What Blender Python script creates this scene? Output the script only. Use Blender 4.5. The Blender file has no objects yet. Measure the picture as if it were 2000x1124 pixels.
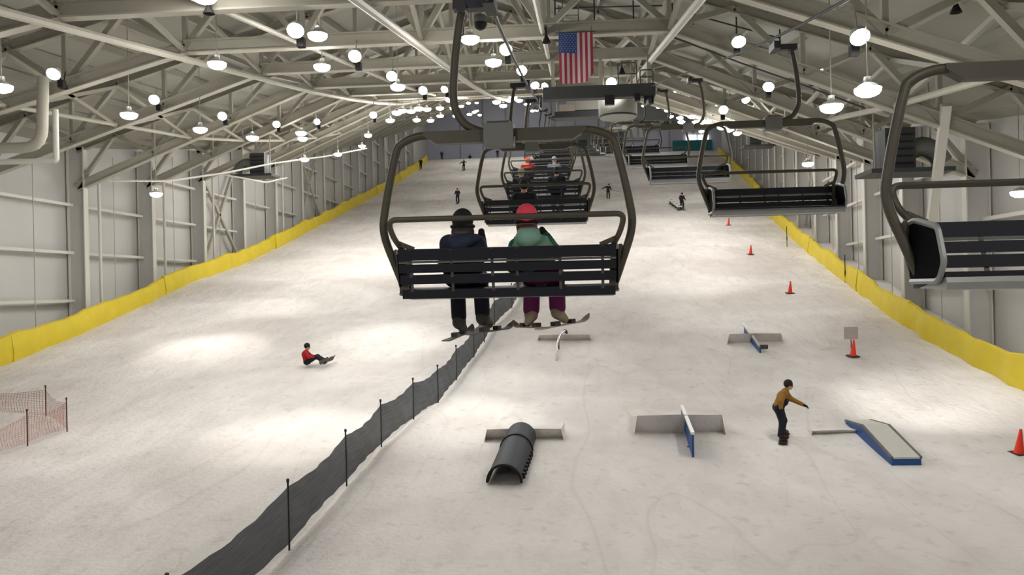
import bpy, math, random
import numpy as np
from mathutils import Vector, Matrix, noise
random.seed(7)
D = bpy.data
COL = bpy.context.scene.collection
V = Vector

# ------------------------------------------------------------------ camera model
F = 1600.0
PSI = math.atan(120/1600); RHO = .022
FWD = V((-math.sin(PSI), math.cos(PSI), 0)); R0 = V((math.cos(PSI), math.sin(PSI), 0)); U0 = V((0, 0, 1))
RGT = R0*math.cos(RHO)-U0*math.sin(RHO); UPV = U0*math.cos(RHO)+R0*math.sin(RHO)
def ray(x, y): return FWD+RGT*((x-1000)/F)+UPV*((562-y)/F)
def atD(x, y, d): return ray(x, y)*d
def atY(x, y, Y): r = ray(x, y); return r*(Y/r.y)
def atX(x, y, X): r = ray(x, y); return r*(X/r.x)

# ------------------------------------------------------------------ terrain and roof profiles
def curve(T):
    xs = np.array([t[0] for t in T], float); ys = np.array([t[1] for t in T], float)
    m = np.gradient(ys, xs)
    def f(x):
        x = min(max(x, xs[0]), xs[-1]); i = min(max(int(np.searchsorted(xs, x))-1, 0), len(xs)-2)
        h = xs[i+1]-xs[i]; t = (x-xs[i])/h
        return float((2*t**3-3*t*t+1)*ys[i]+(t**3-2*t*t+t)*h*m[i]+(-2*t**3+3*t*t)*ys[i+1]+(t**3-t*t)*h*m[i+1])
    return f
G = curve([(-40, -6.3), (-15, -6.05), (0, -5.9), (10, -5.6), (16, -5.35), (23.7, -4.85), (30, -4.05), (36, -3.03), (39.7, -2.35), (44.3, -1.53), (48.1, -.78),
           (57.3, 1.0), (66.9, 2.95), (80.4, 6.1), (100.4, 10.76), (117.9, 15.04), (140.2, 20.92), (150, 23.6), (156, 24.9), (162, 25.15), (200, 25.2)])
MOUNDS = []
def gh(x, y):
    z = G(y)
    for (mx, my, sx, sy, a) in MOUNDS:
        q = ((x-mx)/sx)**2+((y-my)/sy)**2
        if q < 12: z += a*math.exp(-q)
    return z
def gnd(px, py):
    r = ray(px, py); Y = 8.0
    while Y < 200:
        p = r*(Y/r.y)
        if p.z <= gh(p.x, Y): return V((p.x, Y, gh(p.x, Y)))
        Y += .05
    return p
for (px, py, sx, sy, a) in [(1300, 500, 5, 3.2, .55), (1190, 430, 4, 3, .45), (1420, 560, 5, 3, -.2), (700, 640, 5, 2.5, .25), (1330, 980, 4, 2, -.2), (430, 560, 7, 5, .3)]:
    p = gnd(px, py); MOUNDS.append((p.x, p.y, sx, sy, a))
ZK = curve([(-40, -1.7), (7, 5.55), (14.5, 6.72), (22, 7.89), (29.5, 9.05), (37, 10.22), (44.6, 11.4), (52, 12.7), (67, 15.7), (85, 20.3), (105, 25.4), (130, 31.5), (158, 38), (175, 41.5)])
ZEL = curve([(-40, 3.4), (14.5, 4.8), (22, 5.1), (37, 5.75), (44.6, 6.1), (52, 7.1), (67, 9.9), (85, 14.2), (105, 18.9), (130, 25), (158, 32), (175, 35.5)])
ZER = curve([(-40, 1.2), (14.5, 2.3), (22, 2.9), (29.5, 3.4), (37, 4.3), (44.6, 5.6), (52, 7.1), (67, 9.9), (85, 14.2), (105, 18.9), (130, 25), (158, 32), (175, 35.5)])
XL = -28.0
RF = [(1994, 758), (1905, 712), (1823, 668), (1745, 620), (1656, 554), (1578, 490), (1510, 425), (1470, 367), (1416, 312)]
RFP = [gnd(*p) for p in RF]
XFR = curve([(-40, 15.8), (20, 15.8)]+[(p.y, p.x) for p in RFP[1:]]+[(165, 27.2)])
def XR(y): return XFR(max(y, 40))+1.5+.25
XC, KL, KR = -5.3, -14.2, 3.6
YB = 163.0      # back wall
def zbot(x, y):   # underside line of the roof trusses
    if x < KL: return ZEL(y)+(ZK(y)-ZEL(y))*(x-XL)/(KL-XL)
    if x > KR: return ZER(y)+(ZK(y)-ZER(y))*(XR(y)-x)/(XR(y)-KR)
    return ZK(y)
def ztop(x, y):
    zr = ZK(y)+4.6
    if x < XC: z0 = ZEL(y)+2.4; return z0+(zr-z0)*(x-XL)/(XC-XL)
    z0 = ZER(y)+2.4; return z0+(zr-z0)*(XR(y)-x)/(XR(y)-XC)

# ------------------------------------------------------------------ materials
def lin(c):
    f = lambda v: (v/255/12.92) if v/255 <= .04045 else ((v/255+.055)/1.055)**2.4
    return tuple(f(v) for v in c)
def mat(name, rgb, rough=.6, metal=0., var=.12, scale=3., bump=0., bscale=40., spec=.3):
    m = D.materials.new(name); m.use_nodes = True; nt = m.node_tree; N = nt.nodes; L = nt.links
    b = N['Principled BSDF']; b.inputs['Roughness'].default_value = rough; b.inputs['Metallic'].default_value = metal
    b.inputs['Specular IOR Level'].default_value = spec
    c = lin(rgb)
    tc = N.new('ShaderNodeTexCoord'); nz = N.new('ShaderNodeTexNoise'); nz.inputs['Scale'].default_value = scale; nz.inputs['Detail'].default_value = 4
    L.new(tc.outputs['Object'], nz.inputs['Vector'])
    mx = N.new('ShaderNodeMix'); mx.data_type = 'RGBA'
    mx.inputs[6].default_value = (*[v*(1-var) for v in c], 1); mx.inputs[7].default_value = (*[min(1, v*(1+var)) for v in c], 1)
    L.new(nz.outputs['Fac'], mx.inputs[0]); L.new(mx.outputs[2], b.inputs['Base Color'])
    if bump:
        n2 = N.new('ShaderNodeTexNoise'); n2.inputs['Scale'].default_value = bscale; L.new(tc.outputs['Object'], n2.inputs['Vector'])
        bp = N.new('ShaderNodeBump'); bp.inputs['Strength'].default_value = bump; bp.inputs['Distance'].default_value = .02
        L.new(n2.outputs['Fac'], bp.inputs['Height']); L.new(bp.outputs['Normal'], b.inputs['Normal'])
    return m
def emat(name, rgb, s):
    m = D.materials.new(name); m.use_nodes = True; nt = m.node_tree; nt.nodes.clear()
    o = nt.nodes.new('ShaderNodeOutputMaterial'); e = nt.nodes.new('ShaderNodeEmission')
    e.inputs['Color'].default_value = (*rgb, 1); e.inputs['Strength'].default_value = s
    nt.links.new(e.outputs[0], o.inputs[0]); return m
def snow_mat():
    m = D.materials.new('snow'); m.use_nodes = True; nt = m.node_tree; N = nt.nodes; L = nt.links; b = N['Principled BSDF']
    b.inputs['Roughness'].default_value = .85; b.inputs['Specular IOR Level'].default_value = .12
    tc = N.new('ShaderNodeTexCoord')
    def nz(scale, det, sc=(1, 1, 1), rot=0, dist=0):
        mp = N.new('ShaderNodeMapping'); mp.inputs['Scale'].default_value = sc; mp.inputs['Rotation'].default_value = (0, 0, rot)
        n = N.new('ShaderNodeTexNoise'); n.inputs['Scale'].default_value = scale; n.inputs['Detail'].default_value = det; n.inputs['Distortion'].default_value = dist
        L.new(tc.outputs['Object'], mp.inputs['Vector']); L.new(mp.outputs[0], n.inputs['Vector']); return n
    def ramp(src, stops):
        r = N.new('ShaderNodeValToRGB'); e = r.color_ramp.elements
        e[0].position, e[0].color = stops[0]; e[1].position, e[1].color = stops[1]
        L.new(src.outputs['Fac'], r.inputs['Fac']); return r
    big = ramp(nz(.13, 4, dist=.6), [(.32, (.66, .62, .59, 1)), (.66, (.88, .855, .825, 1))])
    def iso(src, c, w, dk):
        r = ramp(src, [(c-w, (1, 1, 1, 1)), (c+w, (1, 1, 1, 1))]); e = r.color_ramp.elements.new(c); e.color = (dk, dk*.98, dk*.96, 1); return r
    trk = iso(nz(.35, 1, (1.0, .16, 1), .45, .3), .5, .007, .72)
    tr2 = iso(nz(.45, 1, (.9, .2, 1), -.4, .8), .47, .006, .74)
    spk = ramp(nz(1.1, 9, (1.2, .55, 1), .3, .4), [(.36, (.80, .775, .755, 1)), (.56, (1, 1, 1, 1))])
    lump = ramp(nz(3.2, 5, (1, .8, 1), .2), [(.30, (.62, .60, .58, 1)), (.41, (1, 1, 1, 1))])
    def mul(a, b2, f=1.):
        x = N.new('ShaderNodeMix'); x.data_type = 'RGBA'; x.blend_type = 'MULTIPLY'; x.inputs[0].default_value = f
        L.new(a, x.inputs[6]); L.new(b2, x.inputs[7]); return x.outputs[2]
    c = mul(mul(mul(big.outputs[0], trk.outputs[0], .28), tr2.outputs[0], .25), spk.outputs[0], .32); c = mul(c, lump.outputs[0], .3)
    L.new(c, b.inputs['Base Color'])
    a1 = nz(.9, 8, (1.6, .5, 1), .3); a2 = nz(6, 6)
    ad = N.new('ShaderNodeMath'); ad.operation = 'MULTIPLY_ADD'; ad.inputs[1].default_value = .42
    L.new(a2.outputs['Fac'], ad.inputs[0]); L.new(a1.outputs['Fac'], ad.inputs[2])
    bp = N.new('ShaderNodeBump'); bp.inputs['Strength'].default_value = .55; bp.inputs['Distance'].default_value = .2
    L.new(ad.outputs[0], bp.inputs['Height']); L.new(bp.outputs['Normal'], b.inputs['Normal'])
    return m
def net_mat(name, rgb, alpha, su, sv, w):
    m = D.materials.new(name); m.use_nodes = True; nt = m.node_tree; N = nt.nodes; L = nt.links; b = N['Principled BSDF']
    b.inputs['Roughness'].default_value = .8; c = lin(rgb)
    uv = N.new('ShaderNodeTexCoord'); sp = N.new('ShaderNodeSeparateXYZ'); L.new(uv.outputs['UV'], sp.inputs[0])
    def line(out, s):
        a = N.new('ShaderNodeMath'); a.operation = 'MULTIPLY'; a.inputs[1].default_value = s; L.new(out, a.inputs[0])
        f = N.new('ShaderNodeMath'); f.operation = 'FRACT'; L.new(a.outputs[0], f.inputs[0])
        l = N.new('ShaderNodeMath'); l.operation = 'LESS_THAN'; l.inputs[1].default_value = w; L.new(f.outputs[0], l.inputs[0]); return l.outputs[0]
    mxm = N.new('ShaderNodeMath'); mxm.operation = 'MAXIMUM'; L.new(line(sp.outputs[0], su), mxm.inputs[0]); L.new(line(sp.outputs[1], sv), mxm.inputs[1])
    al = N.new('ShaderNodeMath'); al.operation = 'MULTIPLY_ADD'; al.inputs[1].default_value = 1-alpha; al.inputs[2].default_value = alpha
    L.new(mxm.outputs[0], al.inputs[0]); L.new(al.outputs[0], b.inputs['Alpha'])
    mp = N.new('ShaderNodeMapping'); mp.inputs['Scale'].default_value = (.5, 14, 1); L.new(uv.outputs['UV'], mp.inputs[0])
    nz = N.new('ShaderNodeTexNoise'); nz.inputs['Scale'].default_value = 2; L.new(mp.outputs[0], nz.inputs['Vector'])
    r = N.new('ShaderNodeValToRGB'); e = r.color_ramp.elements; e[0].position = .35; e[1].position = .75
    e[0].color = (*[v*.7 for v in c], 1); e[1].color = (*[min(1, v*2.3) for v in c], 1)
    L.new(nz.outputs['Fac'], r.inputs[0]); L.new(r.outputs[0], b.inputs['Base Color'])
    return m
M = dict(
    snow=snow_mat(),
    steel=mat('cream_painted_steel', (176, 173, 160), .55, var=.06), web=mat('grey_cream_steel', (160, 157, 144), .6, var=.06),
    deck=mat('roof_deck', (150, 149, 139), .8, var=.08, scale=.4), purlin=mat('purlin_steel', (150, 148, 136), .7, var=.06),
    wall=mat('insulated_wall_panel', (196, 195, 192), .7, var=.05, scale=.35), girt=mat('white_girt', (208, 206, 198), .55, var=.04),
    backwall=mat('back_wall_panel', (186, 190, 206), .8, var=.06, scale=.2), backwallr=mat('back_wall_board', (150, 152, 152), .8, var=.08, scale=.3),
    yellow=mat('yellow_vinyl_pad', (216, 194, 50), .5, var=.14, scale=1.2, bump=.3, bscale=3), 
    frame=mat('grey_chair_steel', (80, 77, 68), .5, .35, var=.12, scale=6, bump=.1), slat=mat('black_blue_slat', (25, 27, 36), .55, var=.2, scale=5),
    pan=mat('galvanised_seat_pan', (150, 152, 152), .45, .5, var=.1), bracket=mat('bracket_steel', (84, 84, 84), .5, .5),
    cable=mat('dark_steel_cable', (58, 58, 56), .5, .6), grip=mat('dark_grip_steel', (62, 62, 66), .5, .5),
    panelblack=mat('matt_black_panel', (12, 12, 15), .9, spec=.05), black=mat('black_rubber', (22, 22, 24), .6), dark=mat('dark_grey_metal', (66, 68, 70), .55, .3), mid=mat('mid_grey_metal', (110, 112, 108), .6, .2),
    lamp=mat('white_lamp_housing', (186, 187, 184), .4, var=.03), ballast=mat('dark_ballast_box', (40, 40, 40), .7, spec=.1),
    net=net_mat('dark_mesh_net', (54, 59, 64), .88, 16, 30, .3), onet=net_mat('orange_mesh_net', (158, 98, 84), .10, 9, 13, .13), post=mat('dark_net_post', (40, 40, 42), .5), opost=mat('brown_red_net_post', (84, 48, 42), .6),
    cone=mat('orange_red_cone', (236, 62, 40), .45, var=.06), conebase=mat('dark_cone_base', (70, 50, 48), .7), white=mat('white_plastic', (232, 232, 230), .45, var=.03),
    blue=mat('blue_box_side', (44, 84, 142), .5, var=.1), boxtop=mat('grey_white_box_top', (205, 204, 196), .45, var=.05), silver=mat('polished_rail_steel', (190, 190, 190), .25, .9),
    culvert=mat('dark_grey_culvert', (54, 60, 65), .62, 0, var=.12), teal=mat('teal_panel', (52, 118, 124), .6), hut=mat('grey_green_hut', (108, 116, 116), .7, var=.08),
    sign=mat('grey_sign_board', (178, 168, 162), .7, var=.08, scale=8), fred=mat('flag_red', (146, 50, 64), .8, var=.05), fwhite=mat('flag_white', (184, 168, 175), .8, var=.03), fblue=mat('flag_blue', (54, 76, 128), .8, var=.05),
    drum=mat('light_grey_drum', (168, 168, 160), .6, var=.05), skin=mat('skin', (206, 158, 130), .55, var=.05),
    lens=emat('lamp_lens', (1, .96, .905), 122), flood=emat('flood_lens', (.95, .97, 1), 110), floodoff=emat('flood_lens_turned_away', (.80, .86, 1), 9), winlit=emat('lit_window', (1, .95, .86), 3),
)
def cloth(rgb):
    k = 'cloth_%d_%d_%d' % rgb
    if k not in M: M[k] = mat('fabric', rgb, .8, var=.12, scale=9, bump=.25, bscale=30)
    return M[k]

# ------------------------------------------------------------------ mesh builder
class MB:
    def __init__(s): s.v = []; s.f = []; s.mi = []; s.uv = {}; s.mats = []
    def m(s, k):
        if k not in s.mats: s.mats.append(k)
        return s.mats.index(k)
    def add(s, vs, fs, k, uvs=None):
        o = len(s.v); s.v += [tuple(v) for v in vs]; i = s.m(k)
        for n, f in enumerate(fs):
            if uvs: s.uv[len(s.f)] = uvs[n]
            s.f.append([o+a for a in f]); s.mi.append(i)
        return s
    def box(s, c, sz, k, rot=None, bev=0):
        hx, hy, hz = sz[0]/2, sz[1]/2, sz[2]/2
        vs = [V((x, y, z)) for x in (-hx, hx) for y in (-hy, hy) for z in (-hz, hz)]
        if rot is not None: vs = [rot @ v for v in vs]
        c = V(c); vs = [v+c for v in vs]
        return s.add(vs, [(0, 1, 3, 2), (4, 6, 7, 5), (0, 4, 5, 1), (2, 3, 7, 6), (0, 2, 6, 4), (1, 5, 7, 3)], k)
    def beam(s, a, b, w, h, k, up=(0, 0, 1)):
        a, b = V(a), V(b); d = b-a; L = d.length; d.normalize(); up = V(up)
        if abs(d.dot(up)) > .98: up = V((0, 1, 0))
        x = d.cross(up).normalized(); z = x.cross(d).normalized()
        return s.box((a+b)/2, (w, L, h), k, Matrix((x, d, z)).transposed())
    def ibeam(s, a, b, w, h, k, t=.05, up=(0, 0, 1)):
        a, b = V(a), V(b); d = (b-a).normalized(); up = V(up); x = d.cross(up).normalized(); z = x.cross(d).normalized()
        s.beam(a, b, t, h, k, up); s.beam(a+z*(h/2), b+z*(h/2), w, t, k, up); s.beam(a-z*(h/2), b-z*(h/2), w, t, k, up); return s
    def tube(s, pts, r, k, n=8, closed=False):
        pts = [V(p) for p in pts]; N = len(pts); rings = []; prev = None
        for i, p in enumerate(pts):
            if closed: t = pts[(i+1) % N]-pts[i-1]
            else: t = pts[min(i+1, N-1)]-pts[max(i-1, 0)]
            t.normalize()
            if prev is None:
                u = t.cross(V((0, 0, 1)));
                if u.length < .05: u = t.cross(V((0, 1, 0)))
            else: u = prev-t*prev.dot(t)
            u.normalize(); prev = u; w = t.cross(u)
            rr = r[i] if isinstance(r, (list, tuple)) else r
            rings.append([p+(u*math.cos(2*math.pi*j/n)+w*math.sin(2*math.pi*j/n))*rr for j in range(n)])
        vs = [v for q in rings for v in q]; fs = []
        for i in range(N if closed else N-1):
            for j in range(n):
                a = i*n+j; b = i*n+(j+1) % n; c = ((i+1) % N)*n+(j+1) % n; d = ((i+1) % N)*n+j; fs.append((a, b, c, d))
        if not closed: fs += [tuple(range(n))[::-1], tuple((N-1)*n+j for j in range(n))]
        return s.add(vs, fs, k)
    def lathe(s, prof, k, n=20, c=(0, 0, 0), rot=None):   # prof: (r, z)
        vs = []; fs = []; c = V(c)
        for (r, z) in prof:
            for j in range(n):
                v = V((max(r, 1e-4)*math.cos(2*math.pi*j/n), max(r, 1e-4)*math.sin(2*math.pi*j/n), z))
                vs.append((rot @ v if rot is not None else v)+c)
        for i in range(len(prof)-1):
            for j in range(n): fs.append((i*n+j, i*n+(j+1) % n, (i+1)*n+(j+1) % n, (i+1)*n+j))
        return s.add(vs, fs, k)
    def prism(s, poly, axis, lo, hi, k):   # extrude polygon (2D) along axis 0/1/2
        n = len(poly); vs = []
        for t in (lo, hi):
            for (a, b) in poly:
                vs.append({0: (t, a, b), 1: (a, t, b), 2: (a, b, t)}[axis])
        fs = [tuple(range(n))[::-1], tuple(range(n, 2*n))]+[(i, (i+1) % n, n+(i+1) % n, n+i) for i in range(n)]
        return s.add(vs, fs, k)
    def grid(s, P, k, uvscale=None):      # P[i][j] points
        a = len(P); b = len(P[0]); vs = [p for r in P for p in r]; fs = []; uvs = []
        for i in range(a-1):
            for j in range(b-1):
                fs.append((i*b+j, (i+1)*b+j, (i+1)*b+j+1, i*b+j+1))
                if uvscale: uvs.append([uvscale(i, j), uvscale(i+1, j), uvscale(i+1, j+1), uvscale(i, j+1)])
        return s.add(vs, fs, k, uvs or None)
    def build(s, name, parent=None, smooth=False, loc=None):
        me = D.meshes.new(name); me.from_pydata(s.v, [], s.f); me.update()
        for k in s.mats: me.materials.append(M[k] if isinstance(k, str) else k)
        me.polygons.foreach_set('material_index', s.mi)
        if s.uv:
            l = me.uv_layers.new(name='UVMap')
            for fi, us in s.uv.items():
                for li, u in zip(me.polygons[fi].loop_indices, us): l.data[li].uv = u
        import bmesh
        bm = bmesh.new(); bm.from_mesh(me); bmesh.ops.recalc_face_normals(bm, faces=bm.faces); bm.to_mesh(me); bm.free()
        if smooth:
            me.polygons.foreach_set('use_smooth', [True]*len(me.polygons)); me.set_sharp_from_angle(angle=math.radians(40))
        o = D.objects.new(name, me); COL.objects.link(o)
        if parent: o.parent = parent
        if loc is not None: o.location = loc
        return o
def tag(o, label=None, cat=None, group=None, kind=None):
    if label: o['label'] = label
    if cat: o['category'] = cat
    if group: o['group'] = group
    if kind: o['kind'] = kind
    return o
def thing(name, label, cat, loc=(0, 0, 0), rz=0, group=None):
    o = D.objects.new(name, None); COL.objects.link(o); o.empty_display_size = .1; o.location = loc; o.rotation_euler = (0, 0, rz)
    return tag(o, label, cat, group)
def copy_tree(o, parent=None):
    c = o.copy(); COL.objects.link(c)
    if parent: c.parent = parent
    for ch in list(o.children): copy_tree(ch, c)
    return c
def smoothpts(pts, n=6):
    pts = [V(p) for p in pts]; out = []
    for i in range(len(pts)-1):
        p0 = pts[max(i-1, 0)]; p1 = pts[i]; p2 = pts[i+1]; p3 = pts[min(i+2, len(pts)-1)]
        for j in range(n):
            t = j/n; out.append(.5*((2*p1)+(p2-p0)*t+(2*p0-5*p1+4*p2-p3)*t*t+(3*p1-p0-3*p2+p3)*t**3))
    return out+[pts[-1]]
def fillet(pts, r, n=5):      # polyline with rounded corners
    pts = [V(p) for p in pts]; out = [pts[0]]
    for i in range(1, len(pts)-1):
        a = pts[i-1]-pts[i]; b = pts[i+1]-pts[i]; q = min(r, a.length*.48, b.length*.48); A = pts[i]+a.normalized()*q; B = pts[i]+b.normalized()*q
        for j in range(n+1):
            t = j/n; out.append(A*(1-t)**2+pts[i]*2*t*(1-t)+B*t*t)
    return out+[pts[-1]]

# ------------------------------------------------------------------ the hall
ORD = ['first', 'second', 'third', 'fourth', 'fifth', 'sixth', 'seventh', 'eighth', 'ninth', 'tenth', 'eleventh', 'twelfth', 'thirteenth', 'fourteenth', 'fifteenth', 'sixteenth', 'seventeenth', 'eighteenth', 'nineteenth', 'twentieth', 'twenty-first']
YT = [14.4+7.55*k for k in range(20)]
# snow floor
xs = np.concatenate([np.arange(XL-.6, -15, .9), np.arange(-15, 17, .5), np.arange(17, 31, .9)])
ys = np.concatenate([np.arange(-32, 8, 2.), np.arange(8, 60, .4), np.arange(60, YB+1.5, .8)])
P = []
for y in ys:
    row = []
    for x in xs:
        n = noise.fractal(V((x*.45, y*.3, 3.1)), .8, 2., 5)*.055+noise.noise(V((x*.12, y*.09, 7.)))*.14
        row.append((x, y, gh(x, y)+n-.02))
    P.append(row)
fl = MB().grid(P, 'snow').build('floor', smooth=True); fl.data.polygons.foreach_set('use_smooth', [True]*len(fl.data.polygons))
tag(fl, 'long groomed white snow slope rising to the back of the hall', 'snow slope', kind='structure')

yw = np.arange(-32, YB+.1, 3.)
def wall_side(name, xf, zf, label):
    mb = MB()
    for dx in (0, -.25 if xf(50) < 0 else .25):
        mb.grid([[(xf(y)+dx, y, G(y)-2.5), (xf(y)+dx, y, zf(y)+2.9)] for y in yw], 'wall')
    o = mb.build(name); tag(o, label, 'wall', kind='structure'); return o
wl = wall_side('wall_left', lambda y: XL-.6, ZEL, 'pale insulated panel wall on the left with white girts')
wr = wall_side('wall_right', lambda y: XR(y)+.6, ZER, 'pale insulated panel wall on the right behind the yellow padding')
# panel joints as slim raised seams and girts between the columns
def girt_run(wall, xf, zf, sgn):
    for k in range(2, 17):
        y0, y1 = YT[k]+.3, YT[k+1]-.3; a = (xf(y0)+sgn*.42, y0); b = (xf(y1)+sgn*.42, y1)
        z = -.2
        while z < zf(YT[k])+1:
            if z > G(y1)+.6: 
                mb = MB(); mb.beam((*a, z), (*b, z), .22, .16, 'girt'); mb.build('girt', wall)
            z += 2.7
        if k < 13:
            for t in (.5,):
                y = y0+(y1-y0)*t; x = xf(y)+sgn*.55
                mb = MB(); mb.beam((x, y, G(y)-1), (x, y, zf(y)+2), .05, .03, 'wall', up=(0, 1, 0)); mb.build('panel_seam', wall)
girt_run(wl, lambda y: XL-.6, ZEL, 1)
girt_run(wr, lambda y: XR(y)+.6, ZER, -1)
# back and front walls
def end_wall(name, y, k, label, x1=None):
    mb = MB(); a = XL-.8; b = XR(y)+.9
    pts = [(a, G(y)-3), (b, G(y)-3), (b, ZER(y)+3.2), (XC, ztop(XC, y)+.8), (a, ZEL(y)+3.2)]
    mb.prism(pts, 1, y, y+.3, k)
    return tag(mb.build(name), label, 'wall', kind='structure')
wb = end_wall('wall_back', YB, 'backwall', 'blue-grey wall closing the hall at the top of the slope')
end_wall('wall_front', -32.3, 'wall', 'pale wall behind the viewer at the foot of the slope')
for x in np.arange(-22, 27, 4.6):
    mb = MB(); mb.box((x, YB-.06, 31), (.25, .12, 14), 'backwallr'); mb.build('panel_seam', wb)
# ceiling deck: two slopes with thickness
mb = MB()
for dz in (.35, .6):
    for (x0f, x1f) in ((lambda y: XL-.9, lambda y: XC), (lambda y: XC, lambda y: XR(y)+.9)):
        mb.grid([[(x0f(y)+(x1f(y)-x0f(y))*t, y, ztop(x0f(y)+(x1f(y)-x0f(y))*t, y)+dz) for t in (0, .5, 1)] for y in yw], 'deck')
tag(mb.build('ceiling'), 'grey gabled metal roof deck over the slope', 'ceiling', kind='structure')
# purlins along the hall, each one line
for i, t in enumerate(np.linspace(.04, .96, 12)):
    for side in (0, 1):
        def pf(y):
            x = XL+(XC-XL)*t if side == 0 else XC+(XR(y)-XC)*t
            return V((x, y, ztop(x, y)+.2))
        mb = MB(); yy = np.arange(-25, YB, 7.55)
        for a, b in zip(yy[:-1], yy[1:]): mb.beam(pf(a), pf(b), .14, .3, 'purlin')
        tag(mb.build('roof_purlin'), 'grey steel purlin running under the roof deck', 'purlin', 'roof purlins', 'structure')
# trusses
def truss(k, y):
    root = D.objects.new('roof_truss', None); COL.objects.link(root); root.location = (XC, y, ZK(y))
    tag(root, 'cream steel roof truss, %s in line counted from the camera' % ORD[k], 'roof truss', 'roof trusses', 'structure')
    off = V((XC, y, ZK(y))); xr = XR(y)
    def p(x, top=False): return V((x, y, ztop(x, y)-.1 if top else zbot(x, y)+.15))-off
    near = k < 9
    def seg(name, a, b, w, h, key):
        mb = MB()
        if near: mb.ibeam(a, b, w, h, key)
        else: mb.beam(a, b, w, h, key)
        mb.build(name, root)
    seg('bottom_chord', p(XL), p(KL), .36, .44, 'steel'); seg('bottom_chord', p(KL), p(KR), .36, .44, 'steel'); seg('bottom_chord', p(KR), p(xr), .36, .44, 'steel')
    seg('top_chord', p(XL, 1), p(XC, 1), .32, .36, 'web'); seg('top_chord', p(XC, 1), p(xr, 1), .32, .36, 'web')
    nodes = [XL+(KL-XL)*t for t in (0, .33, .66)]+[KL+(KR-KL)*t for t in (0, .25, .5, .75)]+[KR+(xr-KR)*t for t in (0, .33, .66, 1)]
    for i in range(len(nodes)-1):
        m2 = (nodes[i]+nodes[i+1])/2
        for a in (nodes[i], nodes[i+1]):
            mb = MB(); mb.beam(p(a), p(m2, 1), .2, .24, 'web', up=(0, 1, 0)); mb.build('web_brace', root)
        if i:
            mb = MB(); mb.beam(p(nodes[i]), p(nodes[i], 1), .16, .18, 'web', up=(0, 1, 0)); mb.build('web_post', root)
    return root
for k, y in enumerate(YT): truss(k, y)
# lengthwise struts with cross braces between the trusses
for (nm, xf, r, pos) in [('outer left', lambda y: -21.2, .09, 0), ('left knee', lambda y: KL, .13, 1), ('left middle', lambda y: -9.8, .09, 0), ('centre line', lambda y: XC, .13, 1), ('right middle', lambda y: -.9, .09, 0), ('right knee', lambda y: KR, .13, 1), ('outer right', lambda y: KR+.55*(XR(y)-KR), .11, 0)]:
    pts = [V((xf(y), y, zbot(xf(y), y)+(-.28 if pos else .1))) for y in [6.9]+YT+[YB]]
    mb = MB()
    for a, b in zip(pts[:-1], pts[1:]): mb.tube([a, b], r, 'steel', 8)
    st = mb.build('roof_strut', smooth=True); tag(st, 'long cream steel strut under the trusses along the %s' % nm, 'roof strut', None, 'structure')
    if pos or nm.startswith('outer'):
        for k in range(0, 15):
            y0, y1 = YT[k], YT[k+1]; x0, x1 = xf(y0), xf(y1)
            mb = MB(); mb.beam((x0, y0, zbot(x0, y0)), (x1, y1, ztop(x1, y1)-.3), .14, .16, 'web'); mb.build('sway_brace', st)
            mb = MB(); mb.beam((x0, y0, ztop(x0, y0)-.3), (x1, y1, zbot(x1, y1)), .14, .16, 'web'); mb.build('sway_brace', st)
# two long braces seen over the lift on the right
mb = MB(); mb.beam(atD(1330, -22, 31), atD(1176, 124, 46.2), .2, .24, 'steel'); tag(mb.build('roof_brace'), 'single cream diagonal brace sloping down right of the flag', 'roof brace', None, 'structure')
mb = MB(); mb.beam(atD(1848, 205, 28), atD(1815, 470, 30.5), .3, .3, 'girt'); tag(mb.build('wall_brace'), 'white steel post standing behind the nearest right chair', 'post', None, 'structure')
# columns
for k, y in enumerate(YT):
    for side in (-1, 1):
        if k > 17: continue
        x = XL if side < 0 else XR(y)
        zt = (ZEL(y) if side < 0 else ZER(y))+2.4; zb = G(y)-1
        mb = MB(); mb.beam((x, y, zb), (x, y, zt), .95, .05, 'wall', up=(0, 1, 0))
        for dx in (-.48, .48): mb.box((x+dx, y, (zb+zt)/2), (.06, .42, zt-zb), 'girt')
        o = mb.build('column'); tag(o, 'pale steel %s wall column, %s from the camera' % ('left' if side < 0 else 'right', ORD[k]), 'column', 'wall columns', 'structure')
        if side < 0 and k in (4, 5, 6, 8):
            mb = MB(); mb.tube([(x+.75, y+.9, G(y)-1), (x+.75, y+.9, zt-1.5)], .09, 'girt', 8); tag(mb.build('standpipe', smooth=True), 'thin white standpipe beside the %s left column' % ORD[k], 'pipe', None, 'structure')
# X bracing in two left bays and one right bay
for (k, side) in ((6, -1), (9, -1), (7, 1)):
    y0, y1 = YT[k]+.3, YT[k+1]-.3; fx = (lambda y: XL-.1) if side < 0 else (lambda y: XR(y)+.1); zf = ZEL if side < 0 else ZER
    for (za, zb) in ((G(y0), zf(y1)+1), (zf(y0)+1, G(y1)+.3)):
        mb = MB(); mb.beam((fx(y0), y0, za), (fx(y1), y1, zb), .22, .22, 'steel'); tag(mb.build('wall_brace'), 'cream diagonal wall brace of the crossed bay on the %s wall at the %s column' % ('left' if side < 0 else 'right', ORD[k]), 'wall brace', 'crossed wall braces', 'structure')

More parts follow.
